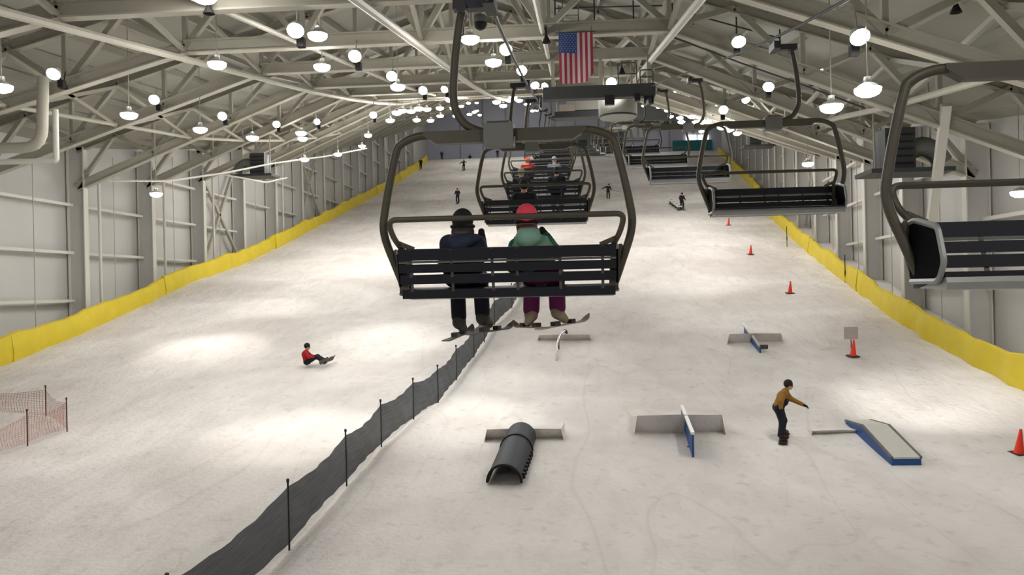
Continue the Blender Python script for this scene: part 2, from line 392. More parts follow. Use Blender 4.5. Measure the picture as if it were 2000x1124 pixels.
# ------------------------------------------------------------------ yellow padding
def padding(name, path, label, h, seed):
    root = thing(name, label, 'safety padding', (path[0].x, path[0].y, path[0].z)); rnd = random.Random(seed); i = 0; off = root.location.copy()
    # resample path
    pts = [path[0]]
    for a, b in zip(path[:-1], path[1:]):
        n = max(1, int((b-a).length/.55))
        pts += [a+(b-a)*((j+1)/n) for j in range(n)]
    while i < len(pts)-2:
        n = rnd.randint(9, 15); seg = pts[i:i+n+1]; i += n; lean = rnd.uniform(-.08, .08); hh = h*rnd.uniform(.93, 1.06); mb = MB(); m2 = len(seg)
        P = []
        for q, p in enumerate(seg):
            t = q/max(1, m2-1); d = (seg[min(q+1, m2-1)]-seg[max(q-1, 0)]); nrm = V((d.y, -d.x, 0)).normalized()
            s = 1 if path[0].x < 0 else -1
            nrm *= s
            top = hh-.16*math.sin(math.pi*t)+.16*noise.noise(V((p.y*.55, seed, 0)))+.08*noise.noise(V((p.y*1.6, seed+2, 0))); wav = .22*noise.noise(V((p.y*.7, seed+5, 0)))+lean
            g0 = gh(p.x, p.y)
            P.append([p*1-off+V((0, 0, g0-p.z))+nrm*o+V((0, 0, z)) for (o, z) in ((.12+wav, -.15), (.17+wav, .25*top), (.10+wav*.6, .7*top), (.05+wav*.4, .96*top), (-.08+wav*.4, top), (-.2+wav*.4, .93*top), (-.22, .4*top), (-.2, -.15))])
        mb.grid(P, 'yellow')
        for e in (P[0], P[-1]): mb.add(e, [tuple(range(len(e)))], 'yellow')
        mb.build('pad_panel', root, smooth=True)
    return root
padding('padded_fence', [V((-26.5, y, G(y))) for y in np.arange(24, 152, 2.)], 'yellow padded safety barrier running along the left wall', 1.25, 1)
yy = np.arange(22, 150, 2.)
padding('padded_fence', [V((XFR(y), y, G(y))) for y in yy], 'yellow padded safety barrier running along the right wall', 1.2, 11)

# ------------------------------------------------------------------ nets
def ppt(px, py): return gnd(px, py)
def net_fence(name, label, base, h, key, pkey, posts, seed, sag=.12, r=.022):
    root = thing(name, label, 'net fence', base[0]); off = base[0].copy()
    for i, (a, b) in enumerate(zip(base[:-1], base[1:])):
        mb = MB(); P = []; n = 14
        L = (b-a).length
        for q in range(n+1):
            t = q/n; p = a+(b-a)*t; p.z = gh(p.x, p.y); d = (b-a).normalized(); nr = V((d.y, -d.x, 0))
            s = math.sin(math.pi*t); col = []
            for j in range(9):
                u = j/8; z = .06+.07*s+(h-.10-sag*s)*u; col.append(p-off+V((0, 0, z))+nr*(.10*s*math.sin(math.pi*u)+.03*math.sin(q*1.7+j+seed)*s))
            P.append(col)
        mb.grid(P, key, lambda i_, j_: (i_/n*L, j_/8*h)); mb.build('net_panel', root, smooth=True)
    for i, p in enumerate(base):
        if i in posts:
            mb = MB(); mb.tube([p-off+V((0, 0, -.3)), p-off+V((.0, 0, h+.08))], r, pkey, 8); mb.lathe([(0, h+.13), (r*1.5, h+.12), (r*1.5, h+.05), (0, h+.05)], pkey, 8, p-off); mb.build('post', root, smooth=True)
    return root
cb = [ppt(*p) for p in [(330, 1310), (565, 1069), (677, 945), (745, 872), (808, 821), (856, 790), (892, 744), (926, 700), (946, 668), (966, 636), (1000, 603), (1016, 575), (1036, 545)]]
net_fence('net_fence', 'dark grey mesh net fence winding up the middle of the slope', cb, 1.3, 'net', 'post', range(0, 13), 3, sag=.20)
ob = [ppt(*p) for p in [(-80, 812), (90, 815), (131, 843), (54, 870), (-60, 915)]]
net_fence('net_fence', 'thin orange mesh net corner with brown posts at the lower left', ob, 1.02, 'onet', 'opost', range(0, 5), 5, sag=.22, r=.02)

# ------------------------------------------------------------------ lamps
def high_bay(loc, r=.3):
    root = thing('pendant_lamp', None, 'ceiling lamp', loc)
    mb = MB(); mb.lathe([(r*.98, .05), (r*.66, .15), (r*.32, .20), (r*.26, .34), (0, .36)], 'lamp', 18); mb.build('lamp_shade', root, smooth=True)
    mb = MB(); mb.lathe([(r*1.0, .06), (r*.96, -.02), (r*.82, -.075), (r*.58, -.115), (r*.3, -.14), (0, -.145)], 'lens', 14); mb.build('lens', root, smooth=True)
    zt = ztop(loc[0], loc[1])+.2-loc[2]
    mb = MB(); mb.tube([(0, 0, .34), (0, 0, max(zt, .8))], .018, 'web', 6); mb.build('rod', root)
    return root
def floodlight(loc, aim, key='flood', r=.23):
    root = thing('spotlight', None, 'floodlight', loc); d = ((V(aim)-V(loc)).normalized()*.55+(V((loc[0]*.35, 0, 0))-V(loc)).normalized()).normalized(); q = V((0, 0, -1)).rotation_difference(d).to_matrix()
    mb = MB(); mb.lathe([(r, 0), (r*1.04, .03), (r*.8, .22), (r*.35, .34), (0, .36)], 'lamp', 18, rot=q); mb.build('housing', root, smooth=True)
    mb = MB(); mb.lathe([(r*.96, .0), (r*.8, -.04), (r*.45, -.08), (0, -.09)], key, 14, rot=q); mb.build('lens', root, smooth=True)
    b0 = q @ V((0, 0, .3)); mb = MB(); mb.box(b0+V((.02, .30, -.40)), (.2, .22, .26), 'ballast'); mb.tube([b0, b0+V((.02, .30, -.3))], .03, 'ballast', 6); mb.build('ballast_box', root)
    zt = zbot(loc[0], loc[1])-loc[2]
    mb = MB(); mb.tube([b0, b0+V((0, .15, max(zt, .35) if zt > 0 else zt))], .025, 'web', 6); mb.build('bracket', root)
    return root
def spot(loc, aim, power, ang, col, blend=1.):
    l = D.lights.new('spot_beam', 'SPOT'); l.energy = power; l.spot_size = math.radians(ang); l.spot_blend = blend; l.shadow_soft_size = .15; l.color = col
    o = D.objects.new('spot_beam', l); COL.objects.link(o); o.location = loc; o.rotation_euler = (V(aim)-V(loc)).to_track_quat('-Z', 'Y').to_euler(); return o
# hanging high bay lamps: pixel, distance
HB = [(424, 127, 28, 'left of the nearest left floodlights, over the left wing'), (629, 132, 31, 'just left of the lift, below the first left floodlight'), (620, 71, 26, 'beside the biggest left floodlight'), (777, 171, 35, 'below the third floodlight left of the lift'), (964, 123, 31, 'just right of the nearest chair hanger'), (918, 78, 27, 'behind the nearest chair hanger'),
      (252, 226, 31, 'nearest in the outer left row'), (391, 254, 37.5, 'second in the outer left row'), (493, 270, 42.5, 'third in the outer left row'), (588, 261, 48, 'fourth in the outer left row, upper of a pair'), (591, 272, 55, 'fourth in the outer left row, lower of a pair'),
      (305, 380, 43, 'low in front of the left wall columns'), (595, 312, 58, 'low along the left wall, second from the camera'), (660, 302, 66, 'low along the left wall, third from the camera'), (707, 286, 74, 'low along the left wall, fourth from the camera'), (719, 265, 66, 'low along the left wall, fifth from the camera'),
      (1695, 178, 19.5, 'largest on the right, left of the nearest right chair'), (1624, 211, 22.5, 'second largest on the right'), (1578, 321, 45, 'low in front of the right wall'), (1992, 378, 29, 'at the right edge of the picture'), (3, 172, 24, 'at the left edge of the picture'), (400, -4, 21, 'at the top edge left of the lift')]
for (x, y, d, w) in HB:
    tag(high_bay(atD(x, y, d), .31), 'glowing white round high-bay lamp, '+w, 'ceiling lamp', 'high-bay lamps')
FARL = [(762, 236, 62), (803, 218, 62), (818, 213, 58), (775, 221, 56), (814, 235, 72), (841, 236, 78), (859, 212, 70), (860, 227, 80), (885, 212, 80), (890, 227, 92), (879, 196, 60), (917, 224, 110), (926, 220, 128), (931, 217, 140), (937, 225, 150), (915, 202, 125), (931, 201, 144), (901, 208, 106), (970, 200, 66), (983, 207, 72), (995, 196, 66), (1002, 192, 62), (1014, 197, 80), (1027, 204, 138), (1033, 204, 148), (1040, 217, 128), (1048, 216, 142), (1050, 205, 152), (834, 214, 66), (787, 217, 64)]
for (x, y, d) in FARL:
    tag(high_bay(atD(x, y, d), .33), 'small bright lamp in the distant cluster over the upper slope, left of the lift terminal', 'ceiling lamp', 'far lamps over the left of the slope')
for i, (x, y) in enumerate([(-20, 2), (-6, 0), (9, 2), (-16, -14), (0, -14), (12, -14), (-14, 11), (11, 11), (-4, 2.5), (3, 2.5)]):  # unseen lamps, added to brighten the foreground and the riders' backs
    tag(high_bay(V((x, y, zbot(x, y)-.9)), .31), 'unseen high-bay lamp added over the foot of the slope to light the foreground', 'ceiling lamp', 'added high-bay lamps out of view')
FARR = [(1313, 182, 70), (1256, 207, 152), (1268, 203, 145), (1277, 201, 126), (1286, 210, 116), (1296, 206, 106), (1304, 216, 78), (1316, 214, 72), (1310, 228, 90), (1328, 231, 76), (1331, 239, 72), (1351, 228, 66), (1360, 239, 62), (1372, 239, 66), (1381, 238, 58), (1410, 249, 52), (1427, 247, 48), (1424, 254, 56), (1440, 261, 62), (1370, 257, 96)]
for (x, y, d) in FARR:
    tag(high_bay(atD(x, y, d), .31), 'small bright lamp in the distant cluster right of the lift terminal', 'ceiling lamp', 'far lamps over the right of the slope')
# floodlights: pixel, depth, aim pixel (ground) or None, lens, spot power, where
FL = [(104, 145, 30, (-150, 860), 'floodoff', 0, 'outer left row, nearest the camera'), (301, 195, 37.6, (190, 800), 'floodoff', 0, 'outer left row, second'), (434, 227, 45, (400, 680), 'flood', 4200, 'outer left row, third'), (540, 243, 53, (530, 600), 'flood', 1500, 'outer left row, fourth'), (619, 238, 61, (690, 372), 'floodoff', 0, 'outer left row, fifth'),
      (577, 60, 24, (560, 860), 'flood', 1600, 'inner left row, nearest and biggest'), (693, 110, 31, (590, 850), 'flood', 2600, 'inner left row, second'), (765, 149, 37, (700, 720), 'flood', 1300, 'inner left row, third'), (826, 177, 45, (750, 665), 'flood', 3600, 'inner left row, fourth'), (868, 175, 52, (640, 520), 'flood', 2500, 'inner left row, fifth'),
      (988, 97, 31, (880, 820), 'flood', 3600, 'row over the lift, nearest'), (1019, 138, 38, (980, 760), 'flood', 1000, 'row over the lift, second'), (1045, 167, 46, (1120, 540), 'flood', 1500, 'row over the lift, third'), (1064, 169, 53, (780, 425), 'flood', 3000, 'row over the lift, fourth'),
      (1680, 73, 21.2, (1830, 790), 'flood', 5200, 'right row, nearest and biggest'), (1443, 82, 28.8, (1500, 640), 'flood', 1500, 'right row, above the cable'), (1596, 142, 31, (1900, 620), 'floodoff', 0, 'right row, turned away and dim'), (1501, 170, 36.2, (1330, 540), 'flood', 9000, 'right row, over the second right chair'), (1457, 195, 46, (1600, 575), 'floodoff', 0, 'right row, small and bluish'), (1413, 215, 44.5, (1340, 405), 'flood', 3000, 'right row, beside the cluster'), (1395, 211, 59, (1320, 350), 'flood', 1500, 'right row, last before the cluster'),
      (729, 225, 56, (780, 425), 'flood', 2500, 'low beside the far left lamp cluster'), (908, 175, 66, (815, 372), 'flood', 2000, 'far top row, first left of the terminal'), (932, 178, 76, (690, 372), 'flood', 1500, 'far top row, second'), (956, 175, 84, (900, 318), 'flood', 1500, 'far top row, third'), (1198, 189, 44, (1220, 360), 'flood', 3500, 'hanging in front of the grey drum'), (1194, 162, 38, (1190, 340), 'flood', 1500, 'on top of the lift crossarm')]
for (x, y, d, aim, key, pw, w) in FL:
    loc = atD(x, y, d-1.5); A = gnd(*aim); o = floodlight(loc, A, key); tag(o, 'round floodlight with dark ballast box, '+w, 'floodlight', 'floodlights')
    if pw:
        dr = (A-loc).normalized(); spot(loc+dr*.5, A, pw*.75, 34, (1, .96, .90))

# ------------------------------------------------------------------ ski lift chairs
def make_chair():
    r = thing('ski_lift_chair', None, 'lift chair')
    y = -.02
    mb = MB(); half = [(-1.10, .10, .02), (-1.20, .04, .30), (-1.31, y, .66), (-1.29, y, .95), (-1.17, y, 1.50), (-1.10, y, 1.62), (-.93, y, 1.69), (-.72, y, 1.70)]
    left = smoothpts(half, 5); right = [V((-p.x, p.y, p.z)) for p in left][::-1]
    mb.tube(left+[V((0, y, 1.70))]+right, .043, 'frame', 10); mb.build('bail_frame', r, smooth=True)
    mb = MB(); 
    for s in (-1, 1): mb.prism([(s*.86, 1.69), (s*.72, 1.60), (s*.12, 1.60), (s*.12, 1.73), (s*.86, 1.73)], 1, y-.06, y+.06, 'frame')
    mb.build('top_bar', r)
    mb = MB(); mb.box((-.05, y-.02, 1.665), (.31, .24, .23), 'mid'); mb.box((-.05, y-.02, 1.79), (.24, .2, .03), 'frame'); mb.build('hanger_box', r)
    mb = MB(); hp = smoothpts([(-.1, y, 1.70), (-.25, y, 1.72), (-.43, y, 1.82), (-.53, y, 2.05), (-.51, y, 2.45), (-.455, y, 2.85), (-.42, y, 3.0)], 5); mb.tube(hp, .045, 'frame', 10); mb.build('hanger', r, smooth=True)
    mb = MB(); mb.box((-.30, y, 3.06), (.42, .14, .10), 'grip'); mb.box((-.12, y, 3.07), (.12, .42, .13), 'grip'); mb.tube([(-.42, y-.1, 3.02), (-.42, y+.1, 3.02)], .06, 'grip', 8); mb.build('cable_grip', r)
    mb = MB(); rb = fillet([(-1.10, .0, .46), (-1.19, -.14, .62), (-1.235, -.16, .80), (1.235, -.16, .80), (1.19, -.14, .62), (1.10, .0, .46)], .10); mb.tube(rb, .03, 'frame', 8)
    for s in (-1, 1): mb.beam((s*1.15, -.06, .56), (s*.98, -.1, .49), .03, .05, 'frame')
    mb.build('restraint_bar', r, smooth=True)
    for s in (-1, 1):
        mb = MB(); mb.prism([(s*1.06, .0), (s*1.14, .0), (s*1.255, .44), (s*1.20, .50), (s*1.09, .47)], 1, .0, .02, 'frame'); mb.build('side_plate', r)
    for (z0, z1, y0) in ((.366, .492, -.115), (.238, .332, -.07), (.12, .222, -.025)):
        mb = MB(); mb.prism([(y0-.022, z0), (y0+.022, z0+.004), (y0+.004, z1), (y0-.040, z1-.004)], 0, -1.14, 1.14, 'slat'); mb.build('backrest_slat', r)
    mb = MB(); mb.box((0, -.104, .352), (2.28, .012, .026), 'mid'); mb.build('back_rail', r)
    for x in (-1.02, -.58, -.15, .11, .56, 1.0):
        mb = MB(); mb.beam((x, .0, .04), (x, -.145, .48), .03, .02, 'bracket', up=(0, 1, 0)); mb.build('back_bracket', r)
    mb = MB(); mb.prism([(.0, -.035), (-.01, .06), (.05, .075), (.30, .06), (.50, .088), (.56, .075), (.56, .05), (.3, .012), (.06, -.035)], 0, -1.13, 1.13, 'slat'); mb.build('seat_cushion', r)
    mb = MB(); mb.prism([(.5, .042), (.57, .048), (.588, .01), (.575, -.042), (.5, -.05), (.3, -.036), (.12, -.036), (.12, -.03), (.3, .004)], 0, -1.13, 1.13, 'pan'); mb.build('seat_pan', r)
    for s in (-1, 1):
        x = s*1.15; mb = MB()
        mb.prism([(.02, .02), (.50, .02), (.60, .16), (.50, .42), (.10, .50), (-.10, .46)], 0, x-.012, x+.012, 'panelblack')
        mb.tube(fillet([(x, .02, .02), (x, .50, .02), (x, .60, .16), (x, .50, .42), (x, .10, .50), (x, -.10, .46)], .05), .024, 'pan', 6); mb.build('end_panel', r)
    return r
CH = make_chair()
first = True
def place_chair(loc, rz, label, group):
    global first
    c = CH if first else copy_tree(CH)
    first = False; c.location = loc; c.rotation_euler = (0, 0, rz); c['label'] = label; c['group'] = group; return c
LC = [((992, 574, 8.66), 'nearest quad lift chair with two riders seen from behind'), ((1047, 433, 18.4), 'second uphill lift chair, carrying one dark rider'), ((1062, 386, 25.9), 'third uphill lift chair, with two dark riders'), ((1057, 352, 33.6), 'fourth uphill lift chair, below the red helmet')]
lanes_l, lanes_r = [], []
for (a, lab) in LC:
    p = atD(*a); lanes_l.append(p); place_chair(p, -.012, lab, 'uphill lift chairs')
SEATL = curve([(0, -.9), (8.63, lanes_l[0].z), (18.4, lanes_l[1].z), (25.9, lanes_l[2].z), (33.7, lanes_l[3].z), (60, 9.3), (100, 17.2), (135, 25.0)])
for i, Y in enumerate((42.5, 51.2, 60, 69, 78, 87)):
    place_chair(V((-1.05, Y, SEATL(Y))), 0, 'small far uphill lift chair, %s in the line beyond the red helmet' % ORD[i], 'uphill lift chairs')
RC = [((2076, 549, 6.4), 'nearest empty downhill chair, cut off by the right edge'), ((1508, 418, 15.1), 'second empty downhill chair, left of the nearest right one'), ((1343, 357, 24.6), 'third empty downhill chair counted from the right'), ((1283, 327, 33), 'fourth empty downhill chair counted from the right')]
for (a, lab) in RC:
    p = atD(*a); lanes_r.append(p); place_chair(p, math.pi+.0, lab, 'downhill lift chairs')
SEATR = curve([(0, -.9), (5.8, lanes_r[0].z), (14.4, lanes_r[1].z), (23.7, lanes_r[2].z), (31.8, lanes_r[3].z), (60, 9.6), (100, 17.6), (135, 25.2)])
for i, Y in enumerate((42, 51, 60, 69, 78, 87)):
    place_chair(V((3.3, Y, SEATR(Y))), math.pi, 'small far empty downhill chair, %s beyond the fourth one' % ORD[i], 'downhill lift chairs')
for (X, S, lab, pts) in [(-.81, SEATL, 'left', lanes_l), (3.42, SEATR, 'right', lanes_r)]:
    line = []
    for Y in list(np.arange(-30, 36, 2.))+list(np.arange(36, 130, 4.)):
        xx = X
        for a, b in zip(pts[:-1], pts[1:]):
            if a.y <= Y <= b.y: xx = a.x+(b.x-a.x)*(Y-a.y)/(b.y-a.y)+(-.12 if X < 0 else .12)
        if Y < pts[0].y: xx = pts[0].x+(-.12 if X < 0 else .12)
        if Y > pts[-1].y: xx = (pts[-1].x if X < 0 else pts[-1].x)+(-.12 if X < 0 else .12)
        line.append(V((xx, Y, S(Y)+3.07)))
    mb = MB(); mb.tube(smoothpts(line, 3), .026, 'cable', 8)
    tag(mb.build('lift_cable', smooth=True), 'dark steel haul cable of the %s' % ('uphill side, left of the flag' if lab == 'left' else 'downhill side, crossing to the top right'), 'cable')
# crossarm that carries the cables
YX = 36.3
za = SEATL(YX)+3.07
ca = thing('lift_tower_crossarm', 'dark grey lift tower crossarm with sheave wheels below the flag', 'lift tower', (1.2, YX, za+.55))
mb = MB(); mb.box((.1, 0, .0), (4.9, .5, .55), 'dark'); mb.build('beam', ca)
for s, x in ((-1, -2.55), (1, 2.2)):
    mb = MB(); mb.beam((x, -1.3, -.75), (x, 1.3, -.30), .12, .2, 'grip'); mb.box((x, 0, -.3), (.3, .3, .5), 'grip'); mb.build('sheave_beam', ca)
    for q in range(4):
        yy_ = -1.05+.7*q; mb = MB(); mb.tube([(x-.05+.12*s, yy_, -.66+.17*(yy_+1.3)), (x+.05+.12*s, yy_, -.66+.17*(yy_+1.3))], .2, 'black', 14); mb.build('sheave_wheel', ca)
for (x0, x1, h) in ((.95, 1.75, .95), (1.9, 2.45, .62)):
    mb = MB(); mb.tube(fillet([(x0, -.2, .25), (x0, -.2, .25+h), (x1, -.2, .25+h), (x1, -.2, .25)], .12), .028, 'dark', 8); mb.tube([(x0, -.2, .25+h*.5), (x1, -.2, .25+h*.5)], .022, 'dark', 6); mb.build('guard_rail', ca, smooth=True)
for x in (-1.9, .2, 2.3):
    mb = MB(); mb.beam((x, 0, .2), (x, 0, ZK(YX)-za-.6), .16, .16, 'web', up=(0, 1, 0)); mb.build('hanger_post', ca)
mb = MB(); mb.box((.55, -.3, -.42), (.42, .3, .4), 'black'); mb.box((1.75, -.3, -.35), (.25, .3, .3), 'black'); mb.build('junction_box', ca)

# ------------------------------------------------------------------ bodies from smooth implicit surfaces
def surf_nets(d, o, h):
    s = d < 0; nx, ny, nz = d.shape
    acc = np.zeros((nx-1, ny-1, nz-1, 3)); cnt = np.zeros((nx-1, ny-1, nz-1))
    cs = [(i, j, k) for i in (0, 1) for j in (0, 1) for k in (0, 1)]
    sl = lambda c: tuple(slice(c[q], d.shape[q]-1+c[q]) for q in range(3))
    for a in cs:
        for ax in range(3):
            if a[ax]: continue
            b = list(a); b[ax] = 1; va, vb = d[sl(a)], d[sl(b)]; m = (va < 0) != (vb < 0)
            t = np.where(m, va/np.where(m, va-vb, 1), 0)
            for q in range(3): acc[..., q] += np.where(m, a[q]+(t if q == ax else 0), 0)
            cnt += m
    act = cnt > 0; idx = -np.ones(act.shape, int); idx[act] = np.arange(act.sum()); ijk = np.argwhere(act)
    vs = (acc[act]/cnt[act][:, None]+ijk)*h+o; fs = []
    for ax in range(3):
        b = [slice(None)]*3; c = [slice(None)]*3; b[ax] = slice(0, -1); c[ax] = slice(1, None)
        m = np.argwhere(s[tuple(b)] != s[tuple(c)]); u, w = [(1, 2), (2, 0), (0, 1)][ax]
        m = m[(m[:, u] > 0) & (m[:, w] > 0) & (m[:, u] < d.shape[u]-1) & (m[:, w] < d.shape[w]-1)]
        q = []
        for (du, dw) in ((0, 0), (-1, 0), (-1, -1), (0, -1)):
            n = m.copy(); n[:, u] += du; n[:, w] += dw; q.append(idx[n[:, 0], n[:, 1], n[:, 2]])
        q = np.stack(q, 1); fl_ = s[tuple(b)][tuple(m.T)] if len(m) else np.zeros(0, bool)
        q[~fl_] = q[~fl_][:, ::-1]; fs.append(q)
    return vs, np.concatenate(fs)
def blob(caps, h=.02, k=.03):
    """caps: (p0, p1, r0, r1[, squash xyz])"""
    P0 = np.array([c[0] for c in caps], float); P1 = np.array([c[1] for c in caps], float); rm = max(max(c[2], c[3]) for c in caps)+.05
    lo = np.minimum(P0, P1).min(0)-rm; hi = np.maximum(P0, P1).max(0)+rm
    ax = [np.arange(lo[q], hi[q]+h, h) for q in range(3)]; X = np.stack(np.meshgrid(*ax, indexing='ij'), -1); d = None
    for c in caps:
        a = np.array(c[0], float); b = np.array(c[1], float); ba = b-a; sc = np.array(c[4] if len(c) > 4 else (1, 1, 1), float)
        pa = (X-a)/sc; bb = ba/sc; t = np.clip((pa@bb)/max(bb@bb, 1e-9), 0, 1)
        e = np.linalg.norm(pa-t[..., None]*bb, axis=-1)-(c[2]+(c[3]-c[2])*t)
        if d is None: d = e
        else:
            hh = np.clip(.5+.5*(d-e)/k, 0, 1); d = d*(1-hh)+e*hh-k*hh*(1-hh)
    return surf_nets(d, lo, h)
def blob_obj(name, caps, key, parent=None, h=.02, k=.03):
    vs, fs = blob(caps, h, k); me = D.meshes.new(name); me.from_pydata(vs.tolist(), [], fs.tolist()); me.update(); me.materials.append(M[key] if isinstance(key, str) else key)
    me.polygons.foreach_set('use_smooth', [True]*len(me.polygons)); o = D.objects.new(name, me); COL.objects.link(o)
    if parent: o.parent = parent
    return o
def mir(p, s): return (p[0]*s, p[1], p[2])
def person(label, loc, rz, J, jacket, trousers, helmet, boots=(60, 58, 56), gloves=(30, 30, 34), hood=None, sleeve=None, res=.02, rx=0, bib=None, band=None, fingers=False, goggles=True, group=None, jr=1.):
    J = dict(J); body = []
    def S(n, s): return J.get(n+('R' if s > 0 else 'L')) or mir(J[n], s)
    hd = V(J['head']); f = V(J.get('face', (0, 1, 0))).normalized(); up = V((0, 0, 1)); sd = f.cross(up).normalized()
    # body: head with face, neck, trunk, limbs, hands in one skin
    body += [(hd+V((0, 0, .02)), hd+V((0, 0, .03))-f*.015, .098, .095, (.9, 1, 1.12)), (hd+f*.03-V((0, 0, .06)), hd+f*.05-V((0, 0, .075)), .062, .05), (hd-V((0, 0, .08))-f*.015, J['neck'], .058, .064),
             (hd+f*.095+V((0, 0, .0)), hd+f*.122-V((0, 0, .03)), .012, .016), (hd+sd*.088-V((0, 0, .01)), hd+sd*.09-V((0, 0, .035)), .016, .012), (hd-sd*.088-V((0, 0, .01)), hd-sd*.09-V((0, 0, .035)), .016, .012), (hd+f*.088-sd*.02-V((0, 0, .062)), hd+f*.088+sd*.02-V((0, 0, .062)), .010, .010)]
    body += [(J['neck'], J['chest'], .075, .125), (J['chest'], J['pelvis'], .125, .12, (1.2, .85, 1))]
    jk = [(J['chest'], J['pelvis'], .155, .15, (1.18, .85, 1)), (V(J['neck'])-V((0, 0, .02)), J['chest'], .085, .15, (1.15, .9, 1))]; tr = []
    for s in (-1, 1):
        sh, el, ha, hi, kn, an, to = [S(n, s) for n in ('shoulder', 'elbow', 'hand', 'hip', 'knee', 'ankle', 'toe')]
        body += [(sh, el, .055, .045), (el, ha, .045, .03), (hi, kn, .085, .058), (kn, an, .058, .042), (an, to, .045, .035)]
        jk += [(sh, el, .088, .072), (el, V(el).lerp(V(ha), .86), .07, .052), (J['chest'], sh, .12, .085)]
        tr += [(J['pelvis'], hi, .135, .125), (hi, kn, .115, .088), (kn, V(kn).lerp(V(an), .85), .088, .086)]
        hd_ = (V(ha)-V(el)).normalized(); sdv = hd_.cross(V((0, 0, 1))); sdv = sdv.normalized() if sdv.length > .1 else V((1, 0, 0))
        body += [(ha, V(ha)+hd_*.06, .032, .03)]
    if jr != 1: jk = [(c[0], c[1], c[2]*jr, c[3]*jr)+tuple(c[4:]) for c in jk]; tr = [(c[0], c[1], c[2]*jr, c[3]*jr)+tuple(c[4:]) for c in tr]
    bo = blob_obj('person', body, 'skin', None, max(res*.8, .014), .025); bo.location = loc; bo.rotation_euler = (rx, 0, rz); tag(bo, label, 'person', group)
    if sleeve:
        trunk = [c for i, c in enumerate(jk) if i < 2]; arms = [c for i, c in enumerate(jk) if i >= 2]
        blob_obj('jacket', trunk+[c for c in arms if abs(c[2]-.12*jr) < 1e-6], cloth(jacket), bo, res, .05)
        blob_obj('sleeve', [c for c in arms if abs(c[2]-.12*jr) > 1e-6][:2], cloth(sleeve), bo, res, .03); blob_obj('sleeve', [c for c in arms if abs(c[2]-.12*jr) > 1e-6][2:], cloth(sleeve), bo, res, .03)
    else: blob_obj('jacket', jk, cloth(jacket), bo, res, .05)
    blob_obj('trousers', tr, cloth(trousers), bo, res, .04)
    if bib: blob_obj('bib', bib, cloth(trousers), bo, res, .04)
    for s in (-1, 1):
        kn, an, to, el, ha = [S(n, s) for n in ('knee', 'ankle', 'toe', 'elbow', 'hand')]
        blob_obj('boot', [(V(kn).lerp(V(an), .72), an, .072, .07), (an, to, .07, .05), (V(an)-(V(to)-V(an)).normalized()*.05, an, .055, .06)], cloth(boots), bo, max(res*.9, .014), .03)
        d = (V(ha)-V(el)).normalized(); sdv = d.cross(V((0, 0, 1))); sdv = sdv.normalized() if sdv.length > .1 else V((1, 0, 0)); nn = sdv.cross(d); h0 = V(ha); g = [(h0-d*.05, h0, .045, .042), (h0, h0+d*.07, .040, .036, (1, 1, 1))]
        if fingers:
            for q, (o_, ln) in enumerate(((-.033, .065), (-.011, .08), (.011, .076), (.033, .058))):
                b_ = h0+d*.07+sdv*o_; m_ = b_+d*ln*.55-nn*.008; g += [(b_, m_, .0135, .0125), (m_, m_+d*ln*.45-nn*.022, .0125, .0105)]
            t_ = h0+d*.015+sdv*.035*s; g += [(t_, t_+sdv*.035*s+d*.03, .015, .013), (t_+sdv*.035*s+d*.03, t_+sdv*.04*s+d*.065-nn*.01, .013, .011)]
        blob_obj('glove', g, cloth(gloves), bo, .0075 if fingers else max(res*.8, .014), .008 if fingers else .02)
    he = blob_obj('helmet', [(hd+V((0, 0, .055))-f*.012, hd+V((0, 0, .06))-f*.012, .122, .118, (.93, 1.06, 1)), (hd-f*.045+V((0, 0, .02)), hd-f*.04+V((0, 0, .04)), .095, .1)], cloth(helmet), bo, max(res*.8, .014), .04)
    if band: blob_obj('goggle_strap', [(hd-V((0, 0, .022))-f*.03-sd*.03, hd-V((0, 0, .022))-f*.03+sd*.03, .108, .108, (1, 1, .36))], cloth(band), he, .014, .02)
    if goggles: blob_obj('goggles', [(hd+f*.082-sd*.04+V((0, 0, .015)), hd+f*.082+sd*.04+V((0, 0, .015)), .035, .035)], cloth((24, 24, 28)), he, .016, .02)
    if hood: blob_obj('hood', hood[0], cloth(hood[1]), bo, res, .05)
    return bo
SIT = dict(pelvis=(0, .13, .20), chest=(0, .09, .47), neck=(0, .12, .63), head=(0, .15, .79), shoulder=(.19, .10, .56), elbow=(.25, .17, .30), hand=(.16, .40, .26), hip=(.09, .16, .18), knee=(.135, .58, .16), ankle=(.135, .62, -.29), toe=(.135, .80, -.36))
STAND = dict(pelvis=(0, -.03, .93), chest=(0, .03, 1.25), neck=(0, .06, 1.46), head=(0, .10, 1.60), shoulder=(.19, .04, 1.38), elbow=(.29, .06, 1.12), hand=(.30, .26, .98), hip=(.10, -.02, .88), knee=(.13, .09, .50), ankle=(.13, 0, .10), toe=(.13, .17, .06))
